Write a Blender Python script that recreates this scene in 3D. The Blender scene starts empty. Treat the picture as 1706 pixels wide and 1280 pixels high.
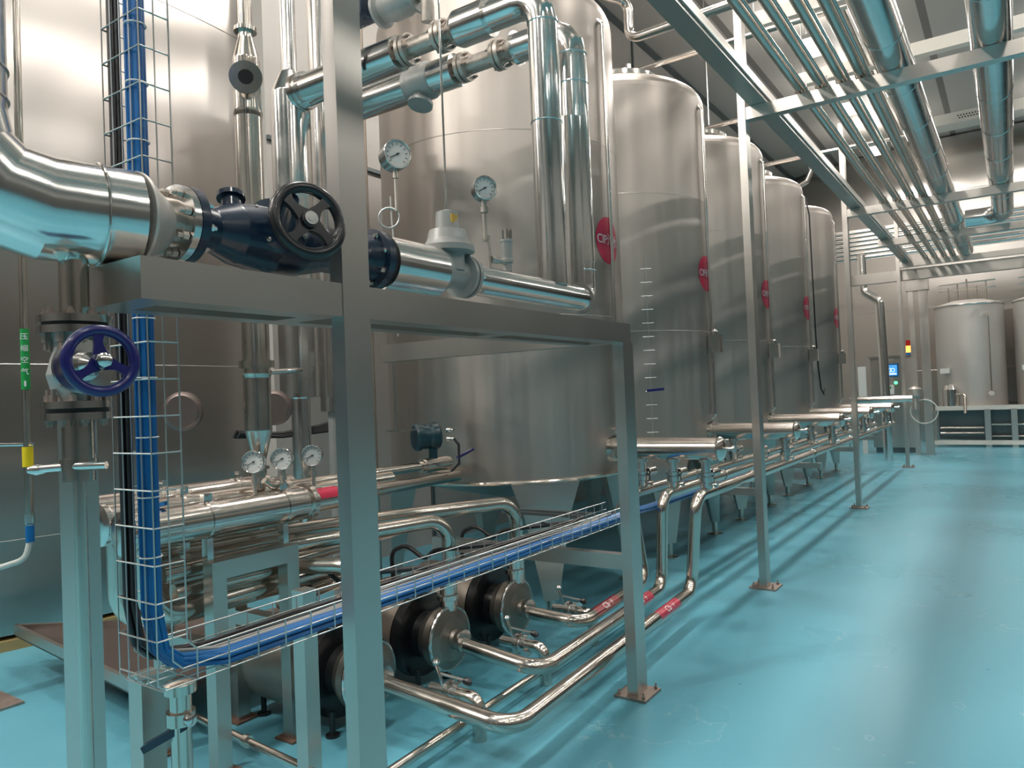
import bpy, bmesh, math, random
from mathutils import Vector, Matrix
random.seed(7)
C = bpy.context.scene.collection
PI = math.pi
V = Vector

# ------------------------------------------------------------------ materials
def mat(name, base, metal=0.0, rough=0.5, var=0.0, scale=(8, 8, 8), rvar=0.0, bump=0.0, emit=None, estr=0.0, spec=0.5, coat=0.0, trans=0.0, aniso=0.0):
    m = bpy.data.materials.new(name); m.use_nodes = True
    nt = m.node_tree; n = nt.nodes; L = nt.links
    b = n['Principled BSDF']
    b.inputs['Base Color'].default_value = (*base, 1)
    b.inputs['Metallic'].default_value = metal
    b.inputs['Roughness'].default_value = rough
    b.inputs['Specular IOR Level'].default_value = spec
    b.inputs['Coat Weight'].default_value = coat
    b.inputs['Transmission Weight'].default_value = trans
    b.inputs['Anisotropic'].default_value = aniso
    if emit:
        b.inputs['Emission Color'].default_value = (*emit, 1)
        b.inputs['Emission Strength'].default_value = estr
    if var or rvar or bump:
        tc = n.new('ShaderNodeTexCoord'); mp = n.new('ShaderNodeMapping')
        mp.inputs['Scale'].default_value = scale
        nz = n.new('ShaderNodeTexNoise'); nz.inputs['Scale'].default_value = 1.0
        nz.inputs['Detail'].default_value = 5
        L.new(tc.outputs['Object'], mp.inputs['Vector']); L.new(mp.outputs['Vector'], nz.inputs['Vector'])
        if var:
            r = n.new('ShaderNodeMixRGB'); r.blend_type = 'MIX'
            r.inputs['Color1'].default_value = (*[c * (1 - var) for c in base], 1)
            r.inputs['Color2'].default_value = (*[min(1, c * (1 + var)) for c in base], 1)
            L.new(nz.outputs['Fac'], r.inputs['Fac']); L.new(r.outputs['Color'], b.inputs['Base Color'])
        if rvar:
            mr = n.new('ShaderNodeMapRange')
            mr.inputs['From Min'].default_value = 0.3; mr.inputs['From Max'].default_value = 0.7
            mr.inputs['To Min'].default_value = max(0.02, rough - rvar); mr.inputs['To Max'].default_value = rough + rvar
            L.new(nz.outputs['Fac'], mr.inputs['Value']); L.new(mr.outputs['Result'], b.inputs['Roughness'])
        if bump:
            bp = n.new('ShaderNodeBump'); bp.inputs['Strength'].default_value = bump; bp.inputs['Distance'].default_value = 0.01
            L.new(nz.outputs['Fac'], bp.inputs['Height']); L.new(bp.outputs['Normal'], b.inputs['Normal'])
    return m

M = {}
M['tank'] = mat('brushed_tank_steel', (.46, .42, .385), .95, .42, .05, (14, 14, .35), .05)
M['satin'] = mat('satin_bead_blasted_steel', (.56, .53, .50), .6, .5, .03, (6, 6, 2), .04)
M['silo'] = mat('silo_steel', (.58, .545, .515), 1, .3, .03, (.5, .5, 5), .015)
M['frame'] = mat('satin_frame_steel', (.58, .545, .505), .95, .30, .03, (3, 3, 3), .015)
M['clad'] = mat('bright_cladding_steel', (.80, .775, .75), 1, .16, .03, (9, 9, 9), .03, .06)
M['pipe'] = mat('polished_pipe_steel', (.66, .60, .54), 1, .2, .04, (6, 6, 6), .05)
M['shell'] = mat('polished_shell_steel', (.74, .68, .63), 1, .17, .03, (6, 6, 6), .03)
M['chrome'] = mat('bright_fitting_steel', (.75, .72, .69), 1, .16)
M['wire'] = mat('galvanised_wire', (.62, .62, .60), .9, .35)
M['flange'] = mat('stained_flange_steel', (.56, .51, .46), .85, .42, .25, (30, 30, 30), .1)
M['cast'] = mat('grey_painted_casting', (.40, .40, .385), .3, .42, .08, (20, 20, 20), .05)
M['navy'] = mat('dark_blue_paint', (.008, .023, .050), 0, .3, .2, (15, 15, 15), .05, coat=.3)
M['violet'] = mat('deep_blue_handwheel_paint', (.012, .012, .115), 0, .3, coat=.3)
M['black'] = mat('black_paint', (.012, .012, .014), 0, .32, coat=.2)
M['rubber'] = mat('black_rubber', (.015, .015, .017), 0, .6)
M['bluecable'] = mat('blue_cable_sheath', (.002, .115, .34), 0, .34, .15, (60, 60, 4))
M['blackcable'] = mat('black_cable_sheath', (.02, .02, .023), 0, .42, .3, (60, 60, 4))
M['greycable'] = mat('grey_cable_sheath', (.30, .30, .29), 0, .5)
M['white'] = mat('white_plastic', (.72, .71, .68), 0, .45)
M['dial'] = mat('gauge_dial_white', (.72, .72, .70), 0, .35, coat=.6)
M['print'] = mat('dial_print', (.05, .05, .05), 0, .5)
M['red'] = mat('crimson_sticker', (.62, .02, .075), 0, .38)
M['decalwhite'] = mat('sticker_lettering_white', (.85, .80, .80), 0, .5)
M['green'] = mat('green_pipe_label', (.01, .28, .06), 0, .4)
M['yellow'] = mat('yellow_sleeve', (.75, .55, .01), 0, .4)
M['orange'] = mat('amber_tag', (.62, .36, .05), 0, .4)
M['motor'] = mat('worn_motor_shroud_steel', (.42, .37, .32), .85, .42, .12, (5, 5, 5), .06)
M['pumpcase'] = mat('dull_pump_steel', (.30, .27, .235), .85, .38, .15, (12, 12, 12), .08)
M['transmitter'] = mat('blue_green_housing_paint', (.006, .04, .056), 0, .35, coat=.3)
M['rust'] = mat('rusty_plate', (.22, .13, .10), .5, .6, .5, (25, 25, 25))
M['baseplate'] = mat('stained_base_plate', (.42, .33, .29), .8, .45, .35, (30, 30, 30))
M['brown'] = mat('brown_tray_steel', (.16, .125, .115), .7, .4, .15, (6, 6, 6))
M['ochre'] = mat('ochre_sealant', (.30, .23, .10), 0, .55, .3, (10, 10, 10))
M['wallpanel'] = mat('grey_wall_panel', (.40, .38, .355), 0, .42, .02, (1, 1, 1))
M['leftpanel'] = mat('pale_left_wall_panel', (.50, .47, .44), 0, .42, .02, (1, 1, 1))
M['reflectpanel'] = mat('dark_reflection_panel', (.10, .092, .085), 0, .4)  # dark surface of the unseen panels that dim the steel's reflections
M['wallsteel'] = mat('steel_wall_cladding', (.66, .62, .585), 1, .27)
M['lamp'] = mat('lamp_diffuser', (.9, .9, .9), 0, .5, emit=(1, .97, .92), estr=28)
M['lampbody'] = mat('lamp_housing', (.75, .74, .72), 0, .4)
M['screen'] = mat('lit_touch_screen', (.05, .2, .5), 0, .2, emit=(.10, .45, .95), estr=1.6)
M['screentext'] = mat('lit_screen_graphics', (.8, .9, 1), 0, .2, emit=(.75, .9, 1), estr=2.0)
M['beaconred'] = mat('red_beacon_lens', (.5, .02, .01), 0, .25)
M['beaconlit'] = mat('lit_amber_beacon_lens', (.9, .2, .03), 0, .25, emit=(1, .22, .03), estr=14)
M['greenled'] = mat('lit_green_button', (.05, .8, .2), 0, .3, emit=(.1, 1, .3), estr=6)
M['duct'] = mat('white_duct_panel', (.70, .67, .61), 0, .5)
M['darkpanel'] = mat('dark_steel_infill', (.17, .20, .21), .8, .35, .1, (4, 4, 4))
M['plasticclear'] = mat('clear_hose', (.75, .76, .72), 0, .25, trans=.35)

def brushed(m, amount, rot):
    n = m.node_tree.nodes; b = n['Principled BSDF']
    tg = n.new('ShaderNodeTangent'); tg.direction_type = 'RADIAL'; tg.axis = 'Z'
    m.node_tree.links.new(tg.outputs[0], b.inputs['Tangent'])
    b.inputs['Anisotropic'].default_value = amount; b.inputs['Anisotropic Rotation'].default_value = rot
brushed(M['silo'], .97, 0)
brushed(M['wallsteel'], .95, 0)
brushed(M['tank'], .3, .25)

def floor_mat():
    m = bpy.data.materials.new('teal_epoxy_floor'); m.use_nodes = True
    nt = m.node_tree; n = nt.nodes; L = nt.links; b = n['Principled BSDF']
    b.inputs['Specular IOR Level'].default_value = .3
    tc = n.new('ShaderNodeTexCoord')
    nz = n.new('ShaderNodeTexNoise'); nz.inputs['Scale'].default_value = .45; nz.inputs['Detail'].default_value = 4
    L.new(tc.outputs['Object'], nz.inputs['Vector'])
    cr = n.new('ShaderNodeValToRGB')
    cr.color_ramp.elements[0].position = .3; cr.color_ramp.elements[0].color = (.11, .365, .465, 1)
    cr.color_ramp.elements[1].position = .75; cr.color_ramp.elements[1].color = (.135, .40, .505, 1)
    L.new(nz.outputs['Fac'], cr.inputs['Fac'])
    # thin whitish dried-water outline near the posts
    nz2 = n.new('ShaderNodeTexNoise'); nz2.inputs['Scale'].default_value = 1.1; nz2.inputs['Detail'].default_value = 6
    L.new(tc.outputs['Object'], nz2.inputs['Vector'])
    a1 = n.new('ShaderNodeMath'); a1.operation = 'SUBTRACT'; a1.inputs[1].default_value = .6
    a2 = n.new('ShaderNodeMath'); a2.operation = 'ABSOLUTE'
    a3 = n.new('ShaderNodeMath'); a3.operation = 'LESS_THAN'; a3.inputs[1].default_value = .0022
    L.new(nz2.outputs['Fac'], a1.inputs[0]); L.new(a1.outputs[0], a2.inputs[0]); L.new(a2.outputs[0], a3.inputs[0])
    a4 = n.new('ShaderNodeMath'); a4.operation = 'MULTIPLY'; a4.inputs[1].default_value = .3
    L.new(a3.outputs[0], a4.inputs[0])
    mx = n.new('ShaderNodeMixRGB'); mx.inputs['Color2'].default_value = (.42, .58, .60, 1)
    L.new(a4.outputs[0], mx.inputs['Fac']); L.new(cr.outputs['Color'], mx.inputs['Color1'])
    L.new(mx.outputs['Color'], b.inputs['Base Color'])
    mr = n.new('ShaderNodeMapRange'); mr.inputs['To Min'].default_value = .2; mr.inputs['To Max'].default_value = .38
    L.new(nz.outputs['Fac'], mr.inputs['Value']); L.new(mr.outputs['Result'], b.inputs['Roughness'])
    bp = n.new('ShaderNodeBump'); bp.inputs['Strength'].default_value = .05; bp.inputs['Distance'].default_value = .02
    L.new(nz2.outputs['Fac'], bp.inputs['Height']); L.new(bp.outputs['Normal'], b.inputs['Normal'])
    return m
M['floor'] = floor_mat()

def ceil_mat():
    m = bpy.data.materials.new('ceiling_panels'); m.use_nodes = True
    nt = m.node_tree; n = nt.nodes; L = nt.links; b = n['Principled BSDF']
    b.inputs['Roughness'].default_value = .45
    tc = n.new('ShaderNodeTexCoord'); sx = n.new('ShaderNodeSeparateXYZ'); L.new(tc.outputs['Object'], sx.inputs[0])
    def line(sock, period, off, w):
        a = n.new('ShaderNodeMath'); a.operation = 'ADD'; a.inputs[1].default_value = off; L.new(sock, a.inputs[0])
        f = n.new('ShaderNodeMath'); f.operation = 'WRAP'; f.inputs[1].default_value = 0; f.inputs[2].default_value = period
        L.new(a.outputs[0], f.inputs[0])
        l = n.new('ShaderNodeMath'); l.operation = 'LESS_THAN'; l.inputs[1].default_value = w; L.new(f.outputs[0], l.inputs[0])
        return l.outputs[0]
    x = line(sx.outputs[0], 3.0, 1.12 + 30, .13)
    mx = n.new('ShaderNodeMixRGB'); mx.inputs['Color1'].default_value = (.43, .40, .37, 1); mx.inputs['Color2'].default_value = (.17, .155, .145, 1)
    L.new(x, mx.inputs['Fac']); L.new(mx.outputs['Color'], b.inputs['Base Color'])
    return m
M['ceiling'] = ceil_mat()

# ------------------------------------------------------------------ mesh helpers
def frame_of(d):
    d = V(d).normalized()
    a = V((0, 0, 1)) if abs(d.z) < .95 else V((1, 0, 0))
    u = d.cross(a).normalized(); w = d.cross(u).normalized()
    return d, u, w

class MB:
    def __init__(s): s.v = []; s.f = []
    def box(s, x0, x1, y0, y1, z0, z1):
        b = len(s.v)
        s.v += [(x0, y0, z0), (x1, y0, z0), (x1, y1, z0), (x0, y1, z0), (x0, y0, z1), (x1, y0, z1), (x1, y1, z1), (x0, y1, z1)]
        s.f += [tuple(b + i for i in q) for q in ((0, 3, 2, 1), (4, 5, 6, 7), (0, 1, 5, 4), (1, 2, 6, 5), (2, 3, 7, 6), (3, 0, 4, 7))]
        return s
    def obox(s, c, ax, ay, az):
        """box from centre and three half-axis vectors"""
        c, ax, ay, az = V(c), V(ax), V(ay), V(az); b = len(s.v)
        for sz in (-1, 1):
            for sx, sy in ((-1, -1), (1, -1), (1, 1), (-1, 1)):
                s.v.append(tuple(c + ax * sx + ay * sy + az * sz))
        s.f += [tuple(b + i for i in q) for q in ((0, 3, 2, 1), (4, 5, 6, 7), (0, 1, 5, 4), (1, 2, 6, 5), (2, 3, 7, 6), (3, 0, 4, 7))]
        return s
    def rings(s, rings, cap0=True, cap1=True, closed=False):
        b = len(s.v); k = len(rings[0]); n = len(rings)
        for r in rings: s.v += [tuple(p) for p in r]
        for i in range(n if closed else n - 1):
            j = (i + 1) % n
            for q in range(k):
                q2 = (q + 1) % k
                s.f.append((b + i * k + q, b + i * k + q2, b + j * k + q2, b + j * k + q))
        if not closed:
            if cap0: s.f.append(tuple(b + q for q in reversed(range(k))))
            if cap1: s.f.append(tuple(b + (n - 1) * k + q for q in range(k)))
        return s
    def lathe(s, o, d, prof, seg=28, cap0=True, cap1=True):
        """profile of (distance along d, radius)"""
        d, u, w = frame_of(d); o = V(o); rs = []; pf = [prof[0]]
        for (ta, ra), (tb, rb) in zip(prof, prof[1:]):      # support loops keep long spans from bending the shading
            ln = math.hypot(tb - ta, rb - ra)
            if ln > .03:
                k = .003 / ln
                pf += [(ta + (tb - ta) * k, ra + (rb - ra) * k), (tb - (tb - ta) * k, rb - (rb - ra) * k)]
            pf.append((tb, rb))
        for t, r in pf:
            r = max(r, 1e-4)
            rs.append([o + d * t + (u * math.cos(2 * PI * q / seg) + w * math.sin(2 * PI * q / seg)) * r for q in range(seg)])
        return s.rings(rs, cap0, cap1)
    def cyl(s, p0, p1, r, seg=24):
        p0, p1 = V(p0), V(p1)
        return s.lathe(p0, p1 - p0, [(0, r), ((p1 - p0).length, r)], seg)
    def path(s, pts, r, seg=18, closed=False):
        pts = [V(p) for p in pts]
        pp = [pts[0]]
        for p in pts[1:]:
            if (p - pp[-1]).length > 1e-5: pp.append(p)
        pts = pp; n = len(pts); rs = []
        t0 = (pts[1] - pts[0]).normalized(); _, u, w = frame_of(t0); prev = t0
        for i, p in enumerate(pts):
            if closed: t = (pts[(i + 1) % n] - pts[i - 1]).normalized()
            elif i == 0: t = t0
            elif i == n - 1: t = (pts[i] - pts[i - 1]).normalized()
            else: t = ((pts[i] - pts[i - 1]).normalized() + (pts[i + 1] - pts[i]).normalized()).normalized()
            q = prev.rotation_difference(t); u = q @ u; w = q @ w; prev = t
            rs.append([p + (u * math.cos(2 * PI * k / seg) + w * math.sin(2 * PI * k / seg)) * r for k in range(seg)])
        return s.rings(rs, closed=closed)
    def pipe(s, pts, r, bend=None, seg=18, nb=7):
        fp = fillet(pts, bend if bend else r * 2.6, nb); out = [fp[0]]
        for a, b in zip(fp, fp[1:]):
            if (b - a).length > r * 2.2: out += [a + (b - a).normalized() * r * .25, b - (b - a).normalized() * r * .25]
            out.append(b)
        return s.path(out, r, seg)
    def torus(s, o, d, R, r, seg=40, k=12, a0=0, a1=2 * PI):
        d, u, w = frame_of(d); o = V(o); full = abs(a1 - a0) > 6.28
        n = seg if full else seg + 1
        pts = [o + (u * math.cos(a0 + (a1 - a0) * i / seg) + w * math.sin(a0 + (a1 - a0) * i / seg)) * R for i in range(n)]
        return s.path(pts, r, k, closed=full)
    def prism(s, poly, axis, t0, t1):
        """polygon of 3-D points extruded from t0 to t1 along axis vector"""
        a = V(axis)
        return s.rings([[V(p) + a * t0 for p in poly], [V(p) + a * t1 for p in poly]])
    def bolts(s, o, d, R, n, r=.009, h=.016, a0=0.2):
        d, u, w = frame_of(d); o = V(o)
        for i in range(n):
            a = a0 + 2 * PI * i / n
            c = o + (u * math.cos(a) + w * math.sin(a)) * R
            s.lathe(c, d, [(0, r), (h, r)], 6)
        return s
    def build(s, name, material, parent=None, angle=38):
        me = bpy.data.meshes.new(name); me.from_pydata(s.v, [], s.f); me.update()
        bm = bmesh.new(); bm.from_mesh(me)
        bmesh.ops.recalc_face_normals(bm, faces=bm.faces); bm.to_mesh(me); bm.free()
        for p in me.polygons: p.use_smooth = True
        me.set_sharp_from_angle(angle=math.radians(angle))
        me.materials.append(M[material] if isinstance(material, str) else material)
        o = bpy.data.objects.new(name, me); C.objects.link(o)
        if parent:
            o.parent = parent
            o.matrix_parent_inverse = (wloc(parent)).inverted()
        return o

def wloc(o):
    """world matrix a parent has when its children are made: parts are modelled in world coordinates"""
    return Matrix() if o.type == 'MESH' else Matrix.Translation(o.location)

def fillet(pts, rad, nb=7):
    pts = [V(p) for p in pts]; out = [pts[0]]
    for i in range(1, len(pts) - 1):
        p = pts[i]; a = (pts[i - 1] - p); b = (pts[i + 1] - p)
        la, lb = a.length, b.length; a.normalize(); b.normalize()
        ang = a.angle(b)
        if ang > 3.10: out.append(p); continue
        t = min(rad / math.tan(ang / 2), la * .49, lb * .49); r = t * math.tan(ang / 2)
        c = p + (a + b).normalized() * (r / math.sin(ang / 2))
        s0 = p + a * t - c; s1 = p + b * t - c; tot = s0.angle(s1); ax = s0.cross(s1).normalized()
        for k in range(nb + 1): out.append(c + Matrix.Rotation(tot * k / nb, 3, ax) @ s0)
    out.append(pts[-1]); return out

def tag(o, label, cat, group=None, kind=None):
    o['label'] = label; o['category'] = cat
    if group: o['group'] = group
    if kind: o['kind'] = kind
    return o
def thing(name, label, cat, loc=(0, 0, 0), group=None):
    o = bpy.data.objects.new(name, None); C.objects.link(o); o.location = loc
    o.empty_display_size = .1
    return tag(o, label, cat, group)
def struct(mb, name, material):
    o = mb.build(name, material); o['kind'] = 'structure'; return o
def dup(root, delta, label=None, group=None):
    def cp(o, parent):
        c = o.copy(); C.objects.link(c)
        if parent:
            c.parent = parent; c.matrix_parent_inverse = o.matrix_parent_inverse.copy()
        for ch in o.children: cp(ch, c)
        return c
    r = cp(root, None); r.location = root.location + V(delta)
    if label: r['label'] = label
    if group: r['group'] = group
    return r

def text_obj(name, body, size, place, material, parent=None, depth=.0008):
    """lettering as a mesh; place maps (x, y, d) of the flat text to a world point"""
    cu = bpy.data.curves.new(name, 'FONT'); cu.body = body; cu.size = size
    cu.align_x = 'CENTER'; cu.align_y = 'CENTER'; cu.extrude = depth; cu.resolution_u = 3
    t = bpy.data.objects.new(name, cu); C.objects.link(t)
    bpy.context.view_layer.update()
    me = bpy.data.meshes.new_from_object(t.evaluated_get(bpy.context.evaluated_depsgraph_get()))
    bpy.data.objects.remove(t); bpy.data.curves.remove(cu)
    for v in me.vertices: v.co = V(place(v.co.x, v.co.y, v.co.z))
    me.materials.clear(); me.materials.append(M[material])
    o = bpy.data.objects.new(name, me); C.objects.link(o)
    if parent:
        o.parent = parent; o.matrix_parent_inverse = wloc(parent).inverted()
    return o

def patch_on_cyl(mb, o, axis, ref, R, a0, a1, t0, t1, n=14, k=4, thick=.001):
    """a thin band wrapped on a cylinder: angle from ref, length along axis"""
    ax = V(axis).normalized(); rf = V(ref).normalized(); sd = ax.cross(rf)
    inner = []; outer = []
    for j in range(k + 1):
        t = t0 + (t1 - t0) * j / k
        for i in range(n + 1):
            a = a0 + (a1 - a0) * i / n
            dr = rf * math.cos(a) + sd * math.sin(a)
            outer.append(V(o) + ax * t + dr * (R + thick))
    b = len(mb.v); mb.v += [tuple(p) for p in outer]
    for j in range(k):
        for i in range(n):
            mb.f.append((b + j * (n + 1) + i, b + j * (n + 1) + i + 1, b + (j + 1) * (n + 1) + i + 1, b + (j + 1) * (n + 1) + i))
    return mb

def bolt_parts(parent, material, o, d, R, n, r=.009, h=.016, a0=0.2, name='bolt'):
    d, u, w = frame_of(d); o = V(o)
    for i in range(n):
        a = a0 + 2 * PI * i / n
        MB().lathe(o + (u * math.cos(a) + w * math.sin(a)) * R, d, [(0, r), (h * .55, r), (h * .56, r * .6), (h, r * .6)], 6).build(name, material, parent)
def flange_pair(o, d, r, t=.02, gap=.008):
    d = V(d).normalized(); o = V(o)
    return MB().lathe(o - d * (t + gap / 2), d, [(0, r), (t, r)], 36).lathe(o + d * gap / 2, d, [(0, r), (t, r)], 36)

def handwheel(name, o, d, R, rim, mat_, parent, spokes=3, a0=0.4, hub=.03, flat=.5):
    """rim, hub and curved spokes in one cast piece"""
    d, u, w = frame_of(d); o = V(o); mb = MB()
    mb.torus(o, d, R, rim, 48, 12)
    mb.lathe(o - d * .018, d, [(0, hub), (.036, hub)], 20)
    for i in range(spokes):
        a = a0 + 2 * PI * i / spokes
        rd = u * math.cos(a) + w * math.sin(a); tn = -u * math.sin(a) + w * math.cos(a)
        rs = []
        for k in range(7):
            f = k / 6; rr = hub * .8 + (R - hub * .8) * f
            wd = rim * (1.4 - 1.0 * math.sin(PI * f) * .7) ; th = rim * flat
            c = o + rd * rr + tn * (.06 * R * math.sin(PI * f))
            rs.append([c + tn * wd + d * th, c - tn * wd + d * th, c - tn * wd - d * th, c + tn * wd - d * th])
        mb.rings(rs)
    return mb.build(name, mat_, parent)

def gauge(label, o, face, R, group=None, stem=.12, sidecase=.05):
    """dial gauge: o = centre of dial back, face = direction it looks"""
    d, u, w = frame_of(face); o = V(o)
    t = thing('pressure_gauge', label, 'gauge', tuple(o), group)
    MB().lathe(o, d, [(0, R * .9), (.006, R), (sidecase, R), (sidecase, R * .92), (sidecase - .006, R * .9)], 40, True, False).build('case', 'chrome', t)
    MB().torus(o + d * sidecase, d, R * .96, R * .06, 40, 8).build('bezel', 'chrome', t)
    dl = MB().lathe(o + d * (sidecase - .012), d, [(0, R * .91), (.003, R * .91)], 40).build('dial', 'dial', t)
    pr = MB(); up = V((0, 0, 1)); up = (up - d * up.dot(d)).normalized(); sd = up.cross(d).normalized()
    c = o + d * (sidecase - .008)
    for k in range(11):
        a = math.radians(-135 + 27 * k)
        rd = up * math.cos(a) + sd * math.sin(a); tn = -up * math.sin(a) + sd * math.cos(a)
        pr.obox(c + rd * R * .7, rd * R * .09, tn * R * .018, d * .0006)
    pr.build('scale_marks', 'print', dl)
    a = math.radians(-120); rd = up * math.cos(a) + sd * math.sin(a); tn = -up * math.sin(a) + sd * math.cos(a)
    nd = MB().obox(c + d * .002 + rd * R * .22, rd * R * .42, tn * R * .03, d * .0006)
    nd.lathe(c, d, [(0, R * .08), (.004, R * .08)], 12).build('needle', 'print', t)
    st = o + d * sidecase * .5
    MB().lathe(st - V((0, 0, R * .9)), (0, 0, -1), [(0, .012), (.03, .012), (.03, .017), (.055, .017), (.055, .010), (stem, .010)], 14).build('stem', 'flange', t)
    return t

# ------------------------------------------------------------------ the hall
CEIL = 8.1
struct(MB().box(-22, 10.2, -9.2, 42.2, -.2, 0), 'floor', 'floor')
struct(MB().box(-22, 10.2, -9.2, 42.2, CEIL, CEIL + .2), 'ceiling', 'ceiling')
struct(MB().box(-5.65, -5.5, 4.3, 24.0, 0, CEIL), 'wall_left', 'leftpanel')
struct(MB().box(-22, -21.8, -9, 42, 0, CEIL), 'wall_outer', 'wallpanel')
struct(MB().box(-5.65, 10, 42.0, 42.2, 0, CEIL), 'wall_far', 'wallpanel')
struct(MB().box(-22, -5.65, 42.0, 42.2, 0, CEIL), 'wall_rear', 'wallpanel')
struct(MB().box(10, 10.2, -9, 42, 0, CEIL), 'wall_right', 'wallpanel')
struct(MB().box(9.94, 10, -9, 42, 0, 4.6).box(-22, 9.94, -9, -8.94, 0, 4.6), 'unseen_dark_panel', 'reflectpanel')  # unseen dark panels, added to darken low reflections in silo and tanks
struct(MB().box(-22, 10, -9.2, -9, 0, CEIL), 'wall_near', 'wallpanel')
t = MB()
for z in (4.05,): t.box(-5.5, -5.47, 4.3, 24.0, z - .02, z + .02)
for y in (6.4, 9.2, 12.4, 15.6, 18.8): t.box(-5.5, -5.47, y - .02, y + .02, 0, CEIL)
struct(t, 'trim_1', 'darkpanel')
struct(MB().box(-5.5, -5.40, 4.3, 24.0, CEIL - .06, CEIL), 'trim_2', 'darkpanel')

# ceiling lamps
lamp_n = 0
def ceiling_lamp(x, y, label, power=1.0):
    LZ = CEIL - .75
    t = thing('ceiling_lamp', label, 'lamp', (x, y, LZ), 'high bay ceiling lamps')
    MB().box(x - .25, x + .25, y - .42, y + .42, LZ, LZ + .07).build('housing', 'lampbody', t)
    MB().box(x - .21, x + .21, y - .38, y + .38, LZ - .015, LZ + .002).build('diffuser', 'lamp', t)
    MB().cyl((x, y - .25, LZ + .07), (x, y - .25, CEIL), .008, 6).build('suspension_rod', 'wire', t)
    MB().cyl((x, y + .25, LZ + .07), (x, y + .25, CEIL), .008, 6).build('suspension_rod', 'wire', t)
    for nm, z, e, rot in (('lamp_light', LZ - .03, LAMP, 0), ('ceiling_fill_light', LZ + .09, LAMP * .33, PI)):  # the upward light is added to even out the ceiling brightness
        ld = bpy.data.lights.new(nm, 'AREA'); ld.shape = 'RECTANGLE'; ld.size = .42; ld.size_y = .76
        ld.energy = e * power; ld.color = (1, .94, .87)
        lo = bpy.data.objects.new(nm, ld); C.objects.link(lo); lo.location = (x, y, z); lo.rotation_euler = (rot, 0, 0)
        lo.parent = t; lo.matrix_parent_inverse = Matrix.Translation(t.location).inverted()
LAMP = 170
GEN = 'rectangular ceiling lamp high above the hall'
for x in (-2.63, 1.2, 5.4):
    for y in (-3.95, -.5, 2.95, 6.4, 9.85, 13.3, 16.75, 20.2):
        lab = GEN
        if x < -2 and y == 13.3: lab = 'rectangular ceiling lamp glaring between the slim overhead pipes, the nearer one'
        elif x < -2 and y == 16.75: lab = 'small rectangular ceiling lamp glaring lower down between the slim overhead pipes'
        ceiling_lamp(x, y, lab, 1.3 if x < 0 else .62)
for x in (-7, -11, -15): ceiling_lamp(x, -4.5, GEN, 1.5)  # unseen lamps added to brighten the floor on the left
ceiling_lamp(-5.2, -2.2, GEN, 3.2)  # strong extra lamp out of view, added to lift the lower left

# ------------------------------------------------------------------ giant storage silo on the left
t = thing('storage_silo', 'huge polished steel silo filling the left background', 'silo', (-11.2, 3.4, 0))
MB().lathe((-11.2, 3.4, 0.1), (0, 0, 1), [(0, 5.5), (7.8, 5.5)], 192).build('shell', 'silo', t)
MB().lathe((-11.2, 3.4, 0), (0, 0, 1), [(0, 5.53), (.07, 5.53)], 192).build('base_sealant', 'ochre', t)['label'] = 'ochre band of sealant along the silo foot'
for z in (.75, 1.98, 3.3, 5.0): MB().torus((-11.2, 3.4, z), (0, 0, 1), 5.5, .003, 160, 6).build('weld_seam', 'silo', t)

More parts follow.
